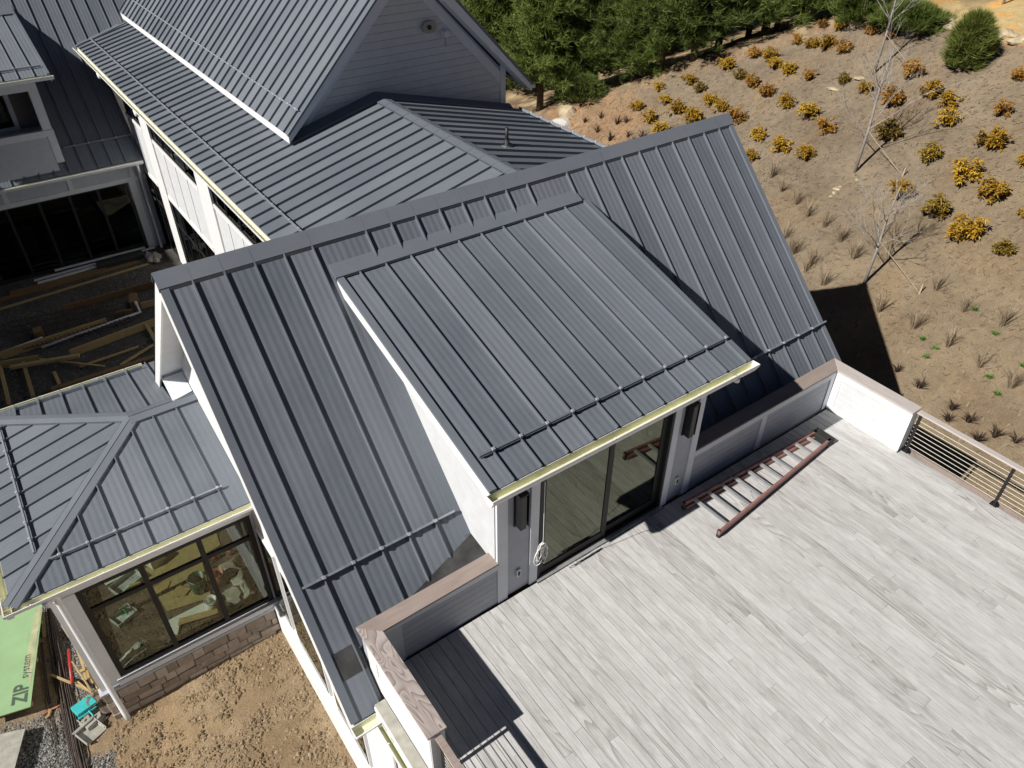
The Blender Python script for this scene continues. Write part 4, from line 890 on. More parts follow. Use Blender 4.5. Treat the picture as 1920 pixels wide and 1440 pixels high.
pipe('long white pipe with upright elbow beside the rebar mat', [(330,895,-4.05), (1030,645,-4.05), (1115,615,-4.05), (1080,545,-3.9)])
t = thing('rebar_mat', 'mat of crossed dark reinforcing bars laid between the form boards', 'rebar', N_(550, 700))
for k in range(6):
    a, b = N_(60+k*25, 700+k*42, -4.05), N_(900+k*30, 520+k*34, -4.05); MB().tube([a, b], .015, 5).obj('bar', M['rebar'], t)
for k in range(24):
    f = k/23; a, b = N_(60+f*850, 690-f*170, -4.03), N_(190+f*860, 910-f*220, -4.03); MB().tube([a, b], .015, 5).obj('bar', M['rebar'], t)
for k in range(9):
    c = N_(520+k*60, 575-k*17, -4.05); MB().tube([c, c+Vector((.02*math.sin(k), 0, .35+.1*math.sin(k*2)))], .010, 5).obj('upright_bar', M['rebar'], t)
r = random.Random(8)
for k in range(7):
    c = N_(1180+r.uniform(0, 90), 160+r.uniform(0, 60), -4.18); mb = MB()
    for j, (q, z) in enumerate(((.8, 0), (1, .4), (.55, .8))):
        for i in range(8): a = 6.283*i/8; kk = .16*q*(1+r.uniform(-.35, .35)); mb.v.append((c.x+kk*math.cos(a), c.y+kk*math.sin(a), c.z+z*.22*(1+r.uniform(-.3, .3))))
    mb.f = [(j*8+i, j*8+(i+1) % 8, (j+1)*8+(i+1) % 8, (j+1)*8+i) for j in range(2) for i in range(8)]+[tuple(range(16, 24))]; mb.mi = [0]*len(mb.f); tag(mb.obj('rubbish_bag', M['greyplastic']), 'pale crumpled rubbish bag in the heap by the courtyard downspout', 'bag', 'rubbish bags by the downspout')
p_ = N_(955, 195, -4.05); tag(MB().box(p_.x-.9, p_.x+.9, p_.y-.2, p_.y+.2, -4.2, -3.95).obj('dark_bundle', M['rubber'], None, bevel=.04), 'black wrapped bundle lying on the end of the plank pile', 'bundle')

# ================================================================== yard below the tower wing
def Y_(x, y, dz=0):
    q = ground((60+x/4.5, 1120+y/4.5)); return Vector((q.x, q.y, q.z+dz))
SZ = -5.0                                                              # green sheathing panel lying on blocks
p1, p2 = hit((79, 1140), 2, SZ), hit((57, 1325), 2, SZ); ax = (p1-p2).normalized(); sd = Vector((-ax.y, ax.x, 0)); q0 = p2
t = thing('sheathing_panel', 'green sheathing panel printed with dark letters, lying left of the tower window', 'panel', (q0.x, q0.y, -5.4))
slab('panel_sheet', [q0, q0+ax*2.9, q0+ax*2.9+sd*1.22, q0+sd*1.22], (0,0,-.02), M['zip'], t)
slab('dusty_streak', [q0+ax*.55+sd*.05+Zv*.003, q0+ax*2.8+sd*.02+Zv*.003, q0+ax*2.8+sd*.14+Zv*.003, q0+ax*1.2+sd*.22+Zv*.003], (0,0,-.002), M['zipdirt'], t)
for f in (.3, 1.5, 2.6): c = q0+ax*f+sd*.6; MB().beam(c-sd*.5-Zv*.2, c+sd*.5-Zv*.2, .1, .34).obj('bearer_block', M['lumber'], t)
def printed(body, size, off, al, par, sx=1.0, bold=0):
    cu = bpy.data.curves.new('printed_text', 'FONT'); cu.body = body; cu.size = size; cu.offset = bold; cu.materials.append(M['ink'])
    tmp = bpy.data.objects.new('printed_text', cu); COL.objects.link(tmp); bpy.context.view_layer.update()
    me = bpy.data.meshes.new_from_object(tmp.evaluated_get(bpy.context.evaluated_depsgraph_get())); bpy.data.objects.remove(tmp)
    mm = Matrix((ax, sd, Zv)).transposed().to_4x4(); mm.translation = q0+ax*al+sd*off+Zv*.006
    me.transform(mm @ Matrix.Diagonal((sx, 1, 1, 1))); link('printed_text', me, par)
printed('ZIP', .42, .10, .16, t, .85, .012); printed('system', .26, .12, .80, t, .9)
for k in range(5): printed('— ——— —— ———', .035, .03+.05*k, 1.75, t)
t = thing('rebar_bundle', 'long bundle of rusty reinforcing rods lying between green panel and tower wing', 'rebar', Y_(330, 700))
r = random.Random(12)
for k in range(26):
    o = r.gauss(0, 26); pts = [Y_(150+o*.5, 20, .10+r.random()*.1), Y_(215+o*.7, 400, .05+r.random()*.14), Y_(280+o*.9+r.gauss(0,5), 800, .03+r.random()*.1), Y_(380+o*1.1+r.gauss(0,8), 1300, .03+r.random()*.08), Y_(440+o*1.3+r.gauss(0,10), 1560, .04)]
    MB().tube(pts, .012, 5).obj('rod', M['rebar'], t)
for k in range(5):
    o = r.gauss(-60, 40); MB().tube([Y_(150+o, 300, .02), Y_(200+o, 700, .03), Y_(290+o, 1250, .02)], .008, 5).obj('loose_rod', M['rebar'], t)
YG = 'offcuts and tools heaped by the downspout'
def offcut(a, b, w, h, lab, m_='lumber', dz=(.05, .05)):
    p, q = Y_(*a, dz[0]), Y_(*b, dz[1]); d = q-p; L = d.length
    me = MB().box(-L/2, L/2, -w/2, w/2, -h/2, h/2).mesh('lumber_offcut', M[m_]); tag(link('lumber_offcut', me, None, .003, (p+q)/2, (0, -math.asin(d.z/L), math.atan2(d.y, d.x))), lab, 'lumber', YG)
offcut((375,340),(470,640),.10,.04,'leftmost upright yellow stud behind the white downspout',dz=(.35,.15))
offcut((400,400),(500,700),.12,.04,'wide yellow board second from left behind the downspout',dz=(.3,.1))
offcut((440,430),(480,740),.06,.04,'thin yellow lath among the boards behind the downspout',dz=(.42,.2))
offcut((455,420),(550,760),.09,.05,'yellow stud nearest the tower wall behind the downspout',dz=(.5,.2))
offcut((555,640),(575,800),.07,.05,'short orange-yellow batten right against the downspout foot',dz=(.3,.15))
offcut((430,690),(520,650),.08,.03,'small light block lying across the yellow boards',dz=(.3,.3))
offcut((180,680),(600,860),.05,.05,'grey-brown pole lying across the rebar rods',dz=(.12,.2))
offcut((95,150),(112,350),.07,.04,'single yellow stake on the bare dirt beside green panel')
offcut((300,270),(350,350),.16,.10,'brown wooden block at the back of the tool heap',dz=(.2,.1))
t = thing('pry_bar', 'red steel pry bar lying on the lumber beside the rebar', 'pry bar', Y_(350, 650)); MB().tube([Y_(345,500,.3), Y_(352,620,.25), Y_(365,770,.2)], .035, 8).obj('bar', M['red'], t, True); MB().tube([Y_(365,770,.2), Y_(368,790,.19), Y_(378,800,.12)], [.035,.03,.012], 8).obj('claw', M['rubber'], t, True)
def shovel(lab, c, rz, hp):
    t = thing('shovel', lab, 'shovel', c, YG); mb = MB(); n = 7
    for i in range(n):
        v = i/(n-1); w = .15*(1-.75*max(0, v-.45)**1.2) if v < .98 else .02
        for j in range(5): u = j/2-1; mb.v.append((u*w*(1-.9*max(0, v-.6)), .30*v, .05*u*u+.03*v*v))
    mb.f = [(i*5+j, i*5+j+1, (i+1)*5+j+1, (i+1)*5+j) for i in range(n-1) for j in range(4)]; mb.mi = [0]*len(mb.f)
    ca, sa = math.cos(rz), math.sin(rz); mb.v = [(c.x+a*ca-b*sa, c.y+a*sa+b*ca, c.z+.12+z) for a, b, z in mb.v]
    o = mb.obj('blade', M['steelblade'], t, True); sdm = o.modifiers.new('thickness', 'SOLIDIFY'); sdm.thickness = .008
    MB().tube([c+Vector((0,0,.14)), hp], .02, 8).obj('handle', M['lumber'], t, True); MB().tube([c+Vector((0,0,.14)), c.lerp(hp, .12)+Zv*.13], .028, 8).obj('socket', M['steelblade'], t, True)
shovel('rusty round-bladed shovel nearest the foot of the downspout', Y_(640, 930), math.pi+.2, Y_(430, 780, .35)); shovel('rusty shovel half hidden behind the front one', Y_(560, 880, .12), math.pi-.3, Y_(400, 640, .5))
def pan(name, lab, c, w, d, h, rz, mat, tilt=.15):
    mb = MB(); mb.box(-w, w, -d, d, 0, .015); mb.box(-w, -w+.015, -d, d, .015, h); mb.box(w-.015, w, -d, d, .015, h); mb.box(-w+.015, w-.015, d-.015, d, .015, h); mb.box(-w-.02, w+.02, d, d+.05, h-.02, h)
    t = thing(name, lab, 'pan', c, YG, world=False, rot=(tilt, .1, rz)); mb.obj('pan_body', M[mat], t, bevel=.006)
    MB().tube([(0, d+.03, h*.6), (0, d+.22, h*.9)], .018, 7).obj('pan_handle', M[mat], t)
pan('dust_pan', 'bright teal plastic pan turned up beside the rebar rods', Y_(470, 960, .28), .22, .17, .10, .3, 'teal', 3.0)
pan('dust_pan', 'grey-beige plastic tub lying just below the teal pan', Y_(510, 1040, .1), .22, .18, .14, .5, 'greyplastic', 2.9)
pan('dust_pan', 'open grey tray with pale rim, lowest of the heap by rebar', Y_(505, 1150, .05), .24, .20, .10, .45, 'greyplastic')
tag(slab('plywood_board', [hit((-70,1500),2,-5.2), hit((22,1460),2,-5.2), hit((47,1366),2,-5.2), hit((-40,1385),2,-5.2)], (0,0,-.02), M['greyplastic'], None), 'weathered plywood board in the bottom left corner of the yard', 'plywood')
t = thing('orange_strap', 'faded orange strap trailing over the gravel beside rebar rods', 'strap', Y_(200, 950)); MB().tube([Y_(290,880,.03), Y_(220,930,.04), Y_(150,960,.03), Y_(90,1000,.03)], .028, 5).obj('strap', M['terra'], t); MB().tube([Y_(165,960,.05), Y_(150,1010,.05), Y_(125,1030,.05)], .035, 6).obj('hook', M['lumber'], t)
# clods on the bare dirt
def lumps(name, label, n, area, smin, smax, mat, seed, keep=None):
    r = random.Random(seed); mb = MB()
    for _ in range(n):
        x, y = r.uniform(area[0], area[1]), r.uniform(area[2], area[3])
        if keep and not keep(x, y): continue
        s = smin*(smax/smin)**(r.random()**2.2); z = height(x, y)+.01
        vs = [(x+s*r.uniform(.7,1.2), y, z), (x, y+s*r.uniform(.7,1.2), z), (x-s*r.uniform(.7,1.2), y, z), (x, y-s*r.uniform(.7,1.2), z), (x+s*r.uniform(-.3,.3), y+s*r.uniform(-.3,.3), z+s*r.uniform(.3,.65)), (x+s*.5, y+s*.5, z+s*.28), (x-s*.5, y-s*.4, z+s*.28)]
        mb.add(vs, [(0,5,4),(5,1,4),(1,2,4),(2,6,4),(6,3,4),(3,0,4),(0,1,5),(2,3,6)])
    tag(mb.obj(name, mat), label, 'soil', kind='stuff')
M['clod'] = island('dirt_clods', [(0, (.17,.12,.07)), (.6, (.27,.20,.125)), (1, (.37,.29,.195))], .95, .1)
M['pebble'] = island('gravel_stones', [(0, (.06,.06,.06)), (.6, (.19,.19,.18)), (1, (.40,.39,.37))], .9, .2)
M['shadepebble'] = island('shade_toned_gravel', [(0, (.03,.03,.032)), (.6, (.09,.09,.09)), (1, (.24,.24,.235))], .9, .2)  # darker gravel copy with the courtyard shade put into its colour
lumps('dirt_clods', 'crumbly clods scattered over the bare brown dirt below the tower window', 16000, (-4.9,-.75,-1.5,5.75), .008, .06, M['clod'], 1, lambda x, y: nz(x*1.4, y*1.4) > .22)
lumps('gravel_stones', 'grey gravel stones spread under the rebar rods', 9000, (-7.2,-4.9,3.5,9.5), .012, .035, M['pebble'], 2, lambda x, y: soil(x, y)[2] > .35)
lumps('gravel_stones', 'grey gravel covering the courtyard floor, darkened for the shade there', 7000, (-4.6,2.2,12.5,25.5), .02, .05, M['shadepebble'], 4)

# ================================================================== planting on the slope
M['leaf'] = island('golden_leaves', [(0, (.085,.055,.012)), (.25, (.27,.15,.016)), (.6, (.46,.28,.025)), (1, (.60,.43,.07))], .55, .3, .25, .35)
M['leafr'] = island('rusty_leaves', [(0, (.10,.055,.015)), (.4, (.36,.17,.02)), (1, (.54,.32,.05))], .55, .3, .25, .3)
M['leafd'] = island('olive_leaves', [(0, (.06,.045,.012)), (.5, (.22,.145,.02)), (1, (.40,.28,.045))], .55, .3, .2, .3)
M['needle'] = island('pine_needles', [(0, (.038,.062,.014)), (.5, (.10,.145,.032)), (1, (.20,.24,.07))], .6, .25, .25, .35)
M['needle2'] = island('bright_pine_needles', [(0, (.055,.085,.017)), (.5, (.14,.195,.04)), (1, (.25,.29,.085))], .6, .25, .3, .35)
M['needle3'] = island('yellow_green_needles', [(0, (.06,.085,.018)), (.5, (.16,.20,.04)), (1, (.28,.30,.085))], .6, .25, .3, .2)
M['bark'] = flat('pine_bark', (.06,.045,.035), .9, 0, .4, 9, .5)
M['greybark'] = flat('pale_bark', (.27,.25,.23), .85, 0, .25, 9, .3)
M['twig'] = island('tan_stems', [(0, (.20,.15,.10)), (1, (.44,.36,.26))], .8, .2, .3)
M['dtwig'] = island('dark_stems', [(0, (.025,.018,.014)), (1, (.10,.065,.045))], .8, .2)
M['grass'] = island('green_blades', [(0, (.05,.12,.02)), (1, (.15,.28,.05))], .7, .2)
M['stick'] = flat('pale_stake', (.36,.30,.22), .8)
M['rock'] = flat('pale_rock', (.40,.33,.22), .9, 0, .25, 4, .4)
def leafquad(mb, p, d, L, w, up):
    s = d.cross(up)
    s = s.normalized() if s.length > 1e-3 else Vector((1,0,0))
    n = s.cross(d).normalized(); a = p+d*L*.45+n*L*.06
    mb.add([p, a+s*w, p+d*L-n*L*.10, a-s*w], [(0,1,2,3)])
def shrub_mesh(seed, mat, dens=1.0):
    r = random.Random(seed); st, lf = MB(), MB()
    for k in range(int(26*dens)):
        a = r.uniform(0, 6.283); out = r.uniform(.08, .46); h = r.uniform(.35, .86)*(1-.35*out)
        tip = Vector((out*math.cos(a), out*math.sin(a), h)); st.tube([(.05*math.cos(a), .05*math.sin(a), -.03), tip*.55+Vector((0,0,.08)), tip], [.012, .009, .006], 4)
        for w in range(r.choice((2, 3))):
            c = tip+Vector((r.gauss(0,.05), r.gauss(0,.05), -.09*w+r.gauss(0,.03)))
            for j in range(r.randint(6, 9)):
                b = r.uniform(0, 6.283); d = Vector((math.cos(b), math.sin(b), r.uniform(-.75, .45))).normalized()
                leafquad(lf, c+d*.015, d, r.uniform(.13, .22), r.uniform(.026, .044), Zv)
    return st.mesh('stems', M['dtwig']), lf.mesh('leaves', mat)
SH = {'g': [shrub_mesh(i, M['leaf'], 1+.15*(i % 2)) for i in range(4)], 'r': [shrub_mesh(20+i, M['leafr'], .9) for i in range(2)], 'd': [shrub_mesh(30+i, M['leafd'], .9) for i in range(2)]}
def ordn(k): return ['first','second','third','fourth','fifth','sixth','seventh','eighth','ninth','tenth','eleventh','twelfth'][k]
C4 = lambda x, y: (1280+x/3, y/3)
C5 = lambda x, y: (840+x/3, y/3)
# rows of shrubs, top of the slope downwards: (x, y of the foot, width in crop pixels, kind)
rows = [
 ('the top row under the pines', C4, [(785,160,50,'r'),(870,175,62,'g'),(1045,200,60,'r'),(1165,225,60,'r')]),
 ('the short row below the top pines', C4, [(640,250,60,'r'),(722,272,75,'g'),(800,280,80,'g'),(900,300,80,'r')]),
 ('the crowded upper left row', C4, [(240,395,90,'g'),(310,450,70,'d'),(400,330,70,'r'),(480,350,80,'g'),(510,390,72,'g'),(585,420,85,'g'),(700,450,75,'r'),(890,475,75,'d'),(1020,525,70,'g')]),
 ('the long middle row', C4, [(35,480,70,'g'),(95,523,70,'d'),(150,588,75,'g'),(208,632,75,'g'),(378,495,75,'r'),(465,550,85,'r'),(575,605,90,'g'),(695,672,95,'g'),(800,750,100,'r'),(1140,795,125,'d')]),
 ('the row behind the tall ridge end', C4, [(45,700,100,'g'),(300,692,92,'r'),(420,785,85,'g'),(540,860,105,'g'),(675,902,95,'g'),(375,910,75,'g')]),
 ('the group above the far eave', C5, [(1180,512,65,'g'),(1215,592,65,'g'),(1060,625,70,'g'),(1280,645,85,'g'),(1130,695,80,'g'),(1190,755,90,'g')]),
 ('the group by the round evergreen', C4, [(1265,450,110,'r'),(1165,600,115,'r'),(1385,550,110,'g'),(1480,608,95,'g'),(1470,715,100,'g'),(1785,655,90,'r'),(1880,460,70,'r')]),
 ('the lower right group', C4, [(1210,1120,120,'g'),(1365,912,120,'d'),(1390,1228,130,'d'),(1565,1030,140,'g'),(1570,1350,155,'g'),(1730,1135,130,'g'),(1725,840,125,'g'),(1790,1440,105,'d'),(1915,935,80,'g'),(1920,1225,70,'g')]),
]
kindname = {'g': 'golden yellow', 'r': 'rusty orange', 'd': 'dull olive-brown'}
r = random.Random(21)
for desc, cf, L in rows:
    L = sorted(L)
    for k, (x, y, w, kd) in enumerate(L):
        p = ground(cf(x, y-2)); dist = (p-CAM).length; size = w/3*dist/FPX
        t = thing('leafy_shrub', f'{kindname[kd]} shrub, {ordn(k)} from left in {desc}', 'shrub', p, 'yellow-leaved shrubs on the slope', world=False, rot=(0,0,r.uniform(0,6.28)))
        sc = size/1.02*r.uniform(.95,1.08); t.scale = (sc, sc, sc*r.uniform(.92, 1.12))
        s_, l_ = SH[kd][r.randrange(len(SH[kd]))]; link('stems', s_, t); link('leaves', l_, t)
# dormant grass clumps and dark bare clumps
def clump_mesh(seed, n, hgt, spread, mat, w=.010, bend=.2):
    r = random.Random(seed); mb = MB()
    for k in range(n):
        a = r.uniform(0, 6.283); o = r.uniform(.02, 1)**.7*spread; b = Vector((.06*math.cos(a)*r.random(), .06*math.sin(a)*r.random(), -.02)); h = hgt*r.uniform(.5, 1)*(1-.25*o/spread)
        m_ = Vector((o*.42*math.cos(a), o*.42*math.sin(a), h*.6)); e = Vector((o*math.cos(a+bend), o*math.sin(a+bend), h)); s = Vector((-math.sin(a), math.cos(a), 0))*w*r.uniform(.7, 1.3)
        mb.add([b-s, b+s, m_+s*.8, m_-s*.8, e], [(0,1,2,3),(3,2,4)])
    return mb.mesh('blades', mat)
CL = {'t': [clump_mesh(i, 40, .80, .46, M['twig'], .008) for i in range(3)], 'd': [clump_mesh(10+i, 40, .5, .5, M['dtwig'], .020) for i in range(3)], 'o': [clump_mesh(20+i, 34, .5, .4, M['dtwig'], .012) for i in range(2)]}
D4 = lambda x, y: (1240+x/4.8, 200+y/4.8)
D6 = lambda x, y: (1400+x/3.692, 440+y/3.692)
cl = [(D4, [(990,640),(1080,765),(1210,880),(1310,995),(1470,1080),(1610,1215),(1720,1370),(1110,1185),(1190,1325),(1350,1420)], 't', 'beside the right roof edge'),
      (D6, [(640,45),(740,165),(410,250),(530,350),(310,130),(915,530),(1150,650),(1500,535),(1310,385),(1390,775),(1610,915),(1765,630),(1825,1060)], 't', 'on the mulch by the gable shadow'),
      (D6, [(1040,950),(1190,1060),(1420,1215),(1390,1290),(1530,1295),(1710,1400),(1590,1430),(1860,1440),(1990,1350)], 'd', 'below the deck railing'),
      (C5, [(770,690),(840,745),(910,790),(1010,770),(1090,780),(950,700),(860,665),(1000,690),(1040,815)], 'o', 'on the orange clay by the far eave')]
for cf, L, kd, desc in cl:
    for k, (x, y) in enumerate(sorted(L)):
        p = ground(cf(x, y)); t = tag(link('grass_clump', CL[kd][k % len(CL[kd])], None, 0, p, (0, 0, r.uniform(0, 6.28))), f"{dict(t='dry tan', d='dark bare-stemmed', o='small brown')[kd]} clump, {ordn(k) if k < 12 else 'last'} from left {desc}", 'grass clump', 'dormant clumps on the slope')
        sc = r.uniform(.62, .85) if kd == 'd' else r.uniform(1.0, 1.35); t.scale = (sc, sc, sc)
gm = clump_mesh(77, 60, .12, .2, M['grass'], .012)
for k, (x, y) in enumerate(((1215,725),(1310,790),(1720,690),(1680,990),(1735,1105),(1580,520),(1910,910),(1240,850))):
    tag(link('grass_tuft', gm, None, 0, ground(D6(x, y)), (0, 0, k)), f'fresh green grass tuft on the mulch, {ordn(k)} of the scatter', 'grass tuft', 'green tufts in the mulch')
# bare young trees
def bare_tree(seed, hgt, lean=(0,0)):
    r = random.Random(seed); tr, cr = MB(), MB(); top = Vector((lean[0], lean[1], hgt*.8)); P_ = [Vector((0,0,-.1)), top*.35+Vector((.03,0,0)), top*.7+Vector((-.04,.03,0)), top]
    tr.tube(P_, [.062, .048, .03, .012], 8)
    def br(p, d, L, rad, lev):
        k = 4 if lev < 2 else 3; pts = [p]; q = p.copy(); dd = d.copy()
        for i in range(k): dd = (dd+Vector((r.gauss(0,.10), r.gauss(0,.10), .09))).normalized(); q = q+dd*L/k; pts.append(q.copy())
        cr.tube(pts, [rad*(1-.8*i/k) for i in range(k+1)], 4 if lev < 2 else 3)
        if lev < 3:
            for i in range(r.randint(3, 5)):
                f = r.uniform(.25, .95); j = min(int(f*k), k-1); b = pts[j].lerp(pts[j+1], f*k-j); nd = (dd+Vector((r.gauss(0,.55), r.gauss(0,.55), r.gauss(.1,.3)))).normalized(); br(b, nd, L*r.uniform(.4, .62), rad*.55, lev+1)
    for i in range(15):
        f = r.uniform(.28, .98); b = top*f; a = i*2.4+r.uniform(-.4,.4); d = Vector((math.cos(a), math.sin(a), r.uniform(.7, 1.5))).normalized(); br(b, d, hgt*(.42*(1-f)+.14), .020*(1.2-f)+.004, 1)
    return tr, cr
for k, (px, h, lab) in enumerate((((1603,322), 5.9, 'bare young tree with pale trunk in the middle of the shrub slope'), ((1638,139), 6.2, 'bare young tree nearest the evergreens at the top of slope'), ((1620,531), 4.6, 'bare young tree at the tip of the gable shadow'), ((1880,8), 4, 'thin bare tree on the tan bank at the top right'))):
    tr, cr = bare_tree(40+k, h, (.05*k, -.1)); p = ground(px); t = thing('bare_tree', lab, 'tree', p, 'bare young trees', world=False); tr.obj('trunk', M['greybark'], t, True); cr.obj('branches', M['greybark'], t)
    if k < 3:
        e = p+Vector((.2, -1.8, 0)); e.z = height(e.x, e.y); MB().tube([Vector((.0,0,1.7)), e-p+Vector((0,0,.05))], .012, 5).obj('guy_strap', M['stick'], t); e2 = (e-p)*1.02; MB().beam(e2-Zv*.1, e2+Vector((.05,0,.35)), .05, .05).obj('stake', M['stick'], t)
# pines
def pine(seed, hgt, rad, base, mat, dense=1.0, tri=.44):
    r = random.Random(seed); tr, cr = MB(), MB()
    tr.tube([(0,0,-.3), (.05,0,hgt*.4), (0,.05,hgt*.75), (0,0,hgt)], [.19*hgt/9, .13*hgt/9, .07, .015], 8)
    z = base
    while z < hgt*.98:
        f = (z-base)/(hgt-base); rr = rad*(1-f)**.75*(.8+.2*math.sin(z*5)); n = r.randint(5, 7); a0 = r.uniform(0, 6.28)
        for i in range(n):
            a = a0+6.283*i/n+r.uniform(-.35, .35); L = rr*r.uniform(.65, 1.15)+.15; up = r.uniform(.0, .35)+.35*f; d = Vector((math.cos(a), math.sin(a), up)).normalized(); b = Vector((0,0,z))
            tr.tube([b, b+d*L*.6, b+d*L+Vector((0,0,.08*L))], [.032*(1-f)+.01, .018, .006], 4)
            m_ = max(3, int(L*8*dense))
            for k in range(m_):
                g = .25+.75*((k+r.random())/m_); c = b+d*L*g+Vector((r.gauss(0,.17), r.gauss(0,.17), r.gauss(.04,.12)))*(.5+.5*min(L,1.6))
                for j in range(11):
                    nd = (d*.75+Vector((r.gauss(0,.6), r.gauss(0,.6), r.gauss(.35,.5)))).normalized(); s = nd.orthogonal().normalized()
                    s = (s*math.cos(j)+nd.cross(s)*math.sin(j))*tri*.045; l_ = tri*r.uniform(.7, 1.3)
                    cr.add([c-s, c+s, c+nd*l_], [(0,1,2)])
        z += r.uniform(.26, .40)*hgt/9
    return tr.mesh('trunk', M['bark'], True), cr.mesh('crown', mat)
PM = [pine(1, 9.5, 3.1, 1.2, M['needle'], 1.5), pine(2, 10.5, 3.3, 1.5, M['needle2'], 1.5), pine(3, 8.5, 2.9, .7, M['needle2'], 1.6), pine(4, 9.5, 3.2, 1.3, M['needle'], 1.5)]
def plant(name, lab, cat, px, meshes, sc, grp=None, rz=0, shift=(0, 0)):
    p = ground(px); p = Vector((p.x+shift[0], p.y+shift[1], 0)); p.z = height(p.x, p.y); t = thing(name, lab, cat, p, grp, world=False, rot=(0, 0, rz)); t.scale = (sc, sc, sc)
    for nm, me in zip(('trunk', 'crown'), meshes): link(nm, me, t)
PG = 'pines along the top of the slope'
for k, (px, v, sc, sh, lab) in enumerate((
  ((1012,206), 1, 1.0, (0,0), 'pine whose dark trunk stands just right of the grey gable'),
  ((1075,190), 2, .9, (0,1.5), 'low-branched pine right behind the gable eave'),
  ((1125,175), 0, 1.0, (.4,1.0), 'pine standing over the orange clay bank'),
  ((1190,160), 2, .85, (.6,.8), 'small pine between the clay bank and the tall dark pines'),
  ((1238,138), 3, 1.0, (.3,.3), 'dark pine left of the shaded gap under the trees'),
  ((1300,117), 0, 1.05, (.2,.2), 'tall dark-trunked pine at the middle of the tree line'),
  ((1350,95), 1, .95, (1.0,1.0), 'pine behind the middle of the tree line'),
  ((1400,78), 3, .9, (.8,.6), 'shaded pine right of the tall dark trunk'),
  ((1455,62), 2, .9, (.5,.4), 'bright green pine above the short shrub row'),
  ((1515,48), 2, .8, (.6,.3), 'last full pine at the right of the tree line'),
  ((1565,36), 0, .8, (1.0,.6), 'dark pine at the right end of the tree line'),
  ((975,195), 1, 1.1, (0,3.5), 'pine partly hidden behind the grey gable roof'),
  ((930,190), 3, 1.2, (1,6), 'pine showing above the right slope of the gable'),
  ((1050,170), 0, 1.2, (3,4), 'back-row pine above the clay bank'),
  ((1150,145), 1, 1.2, (3,3.5), 'back-row pine over the small pine'),
  ((1230,118), 2, 1.3, (3.5,3), 'back-row pine left of the middle trunk'),
  ((1320,90), 3, 1.25, (4,3), 'back-row pine over the middle of the tree line'),
  ((1420,60), 1, 1.2, (4,2.5), 'back-row pine over the bright green pine'),
  ((1500,35), 0, 1.1, (4,2.5), 'back-row pine near the right end of the tree line'),
  ((1000,185), 3, 1.3, (5,8), 'rearmost pine filling the gap beside the gable'),
  ((1100,150), 1, 1.3, (6,7), 'rearmost pine above the clay bank'),
  ((1260,100), 0, 1.3, (7,6), 'rearmost pine at the middle of the trees'),
  ((1380,60), 3, 1.3, (8,5), 'rearmost pine right of the middle trees'))):
    plant('pine_tree', lab, 'pine tree', px, PM[v], sc, PG, k*1.7, sh)
def bushy(seed, h, rad, mat, n=1500, tri=.3, flatk=1.0):
    r = random.Random(seed); n = int(n*1.3); tr, cr = MB(), MB(); tr.tube([(0,0,-.1), (0,0,h*.8)], [.08, .02], 6)
    for k in range(n):
        f = r.random()**.8; a = r.uniform(0, 6.283); ro = rad*(math.sin(math.pi*min(1, (f*.82+.18)))**.6)*(.72+.33*math.sqrt(r.random()))*(1+.16*math.sin(a*3+f*9)+.20*math.sin(a*5-f*14)+r.gauss(0,.13)); c = Vector((ro*math.cos(a), ro*math.sin(a), f*h*flatk+.05)); d = Vector((math.cos(a), math.sin(a), .8)).normalized()
        for j in range(7):
            nd = (d+Vector((r.gauss(0,.4), r.gauss(0,.4), r.gauss(.2,.4)))).normalized(); s = nd.orthogonal().normalized(); s = (s*math.cos(j)+nd.cross(s)*math.sin(j))*tri*.05
            cr.add([c-s, c+s, c+nd*tri*r.uniform(.6, 1.3)], [(0,1,2)])
    return tr.mesh('trunk', M['bark']), cr.mesh('crown', mat)
plant('evergreen_bush', 'dense round evergreen standing alone on the upper right of the slope', 'evergreen', (1803,130), bushy(5, 1.95, .62, M['needle3'], 1000, .40), 1.0, 'evergreens on the slope')
plant('evergreen_bush', 'dark evergreen beside the top bare tree', 'evergreen', (1612,46), bushy(6, 2.6, 1.1, M['needle2'], 1500, .38), 1.0, 'evergreens on the slope')
plant('evergreen_bush', 'low spreading evergreen leaning right behind the top bare tree', 'evergreen', (1702,55), bushy(7, 1.1, 1.25, M['needle2'], 1300, .40, .8), 1.0, 'evergreens on the slope')
plant('evergreen_bush', 'dark green brush at the edge of the clay bank', 'evergreen', (1095,190), bushy(8, 1.3, 1.0, M['needle'], 600, .3), 1.0, 'evergreens on the slope')
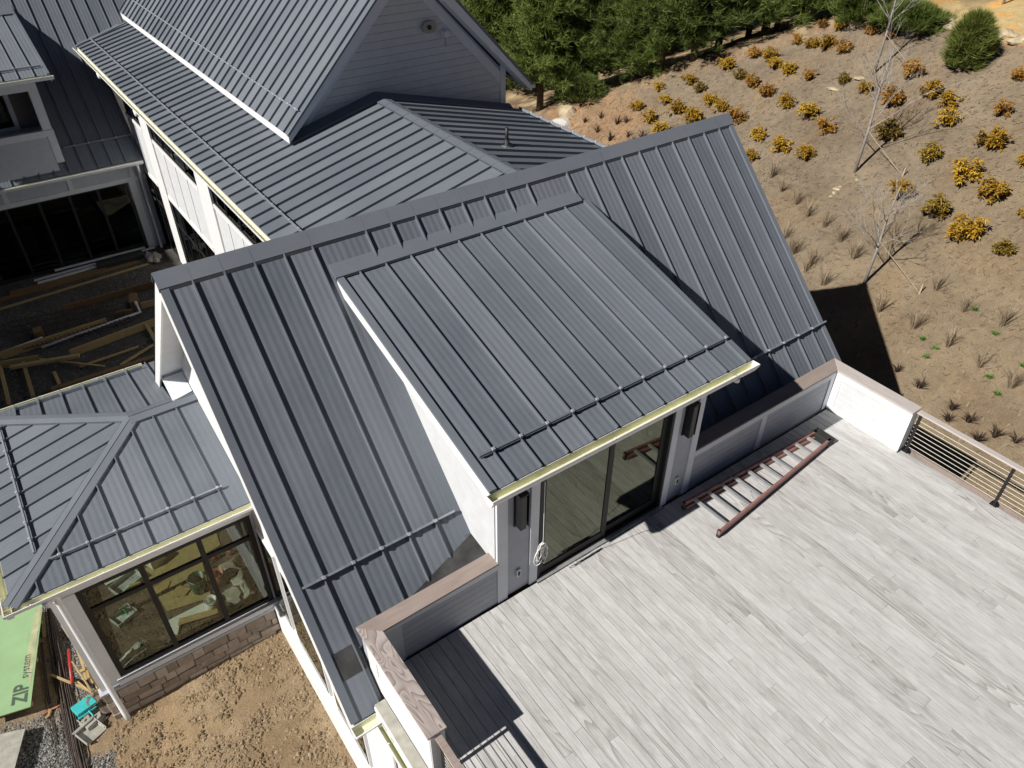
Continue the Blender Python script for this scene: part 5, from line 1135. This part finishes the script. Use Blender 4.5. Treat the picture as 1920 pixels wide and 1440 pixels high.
# stones on the slope: pale slab at the clay bank, a few white rocks, the stone edging at the top right
def rock(lab, p, s, seed, grp, flatk=.45, mat='rock'):
    r = random.Random(seed); bm = bmesh.new(); bmesh.ops.create_icosphere(bm, subdivisions=2, radius=1)
    for v in bm.verts: v.co = Vector((v.co.x*s[0], v.co.y*s[1], v.co.z*s[0]*flatk))*(1+.25*mnoise.noise(v.co*1.7+Vector((seed, 0, 0))))
    me = bpy.data.meshes.new('rock'); bm.to_mesh(me); bm.free(); me.materials.append(M[mat]); tag(link('rock', me, None, 0, p, (0, 0, seed)), lab, 'rock', grp)
M['whiterock'] = flat('white_sheet', (.55,.53,.50), .6)
rock('large pale slab showing behind the far eave gutter', ground((1055,232)), (.85, .6), 1, 'pale rocks', .3, 'whiterock'); rock('tan boulder in the clay bank below the pines', ground((1065,213)), (.6, .45), 2, 'pale rocks', .8)
for k, (x, y) in enumerate(((835,1105),(852,1085),(868,1065),(885,1050),(980,1012))): rock(f'small white stone, {ordn(k)} from the left in the trail below a bare tree', ground(C4(x, y)), (.10+.03*(k % 3), .08), 3+k, 'white stones on the mulch', .4)
rock('bare tan stone near the olive shrub in the upper slope', ground(C4(850,500)), (.3,.18), 11, 'pale rocks', .25); rock('pale stone behind the middle bare tree', ground(C4(1000,440)), (.3,.22), 12, 'pale rocks', .25)
for k in range(16):
    f = k/15; x, y = 1740+f*185, 36+f*38+6*math.sin(k*1.9); rock(f'pale edging stone at the top right, {ordn(k) if k < 12 else ("thirteenth","fourteenth","fifteenth","sixteenth")[k-12]} from the left', ground((x, y)), (.42+.15*math.sin(k*2.3), .28), 20+k, 'edging stones of the bank', .35)
# wood chips and straw over the mulch
M['chip'] = island('straw_chips', [(0, (.10,.075,.05)), (.6, (.24,.195,.14)), (1, (.42,.36,.27))], .9, .1)
mb = MB(); r = random.Random(31)
for _ in range(26000):
    x = 14+21*r.random(); y = -7+34*r.random()
    if x > crest(y)-.3: continue
    a = r.uniform(0, 6.28); l_ = r.uniform(.03, .09); w = r.uniform(.007, .015); c, s = math.cos(a), math.sin(a); z0, z1 = height(x-c*l_, y-s*l_)+.022, height(x+c*l_, y+s*l_)+.022
    mb.add([(x-c*l_+s*w, y-s*l_-c*w, z0), (x-c*l_-s*w, y-s*l_+c*w, z0), (x+c*l_-s*w, y+s*l_+c*w, z1), (x+c*l_+s*w, y+s*l_-c*w, z1)], [(0,1,2,3)])
tag(mb.obj('straw_mulch', M['chip']), 'loose straw and bark chips over the planted slope', 'mulch', kind='stuff')
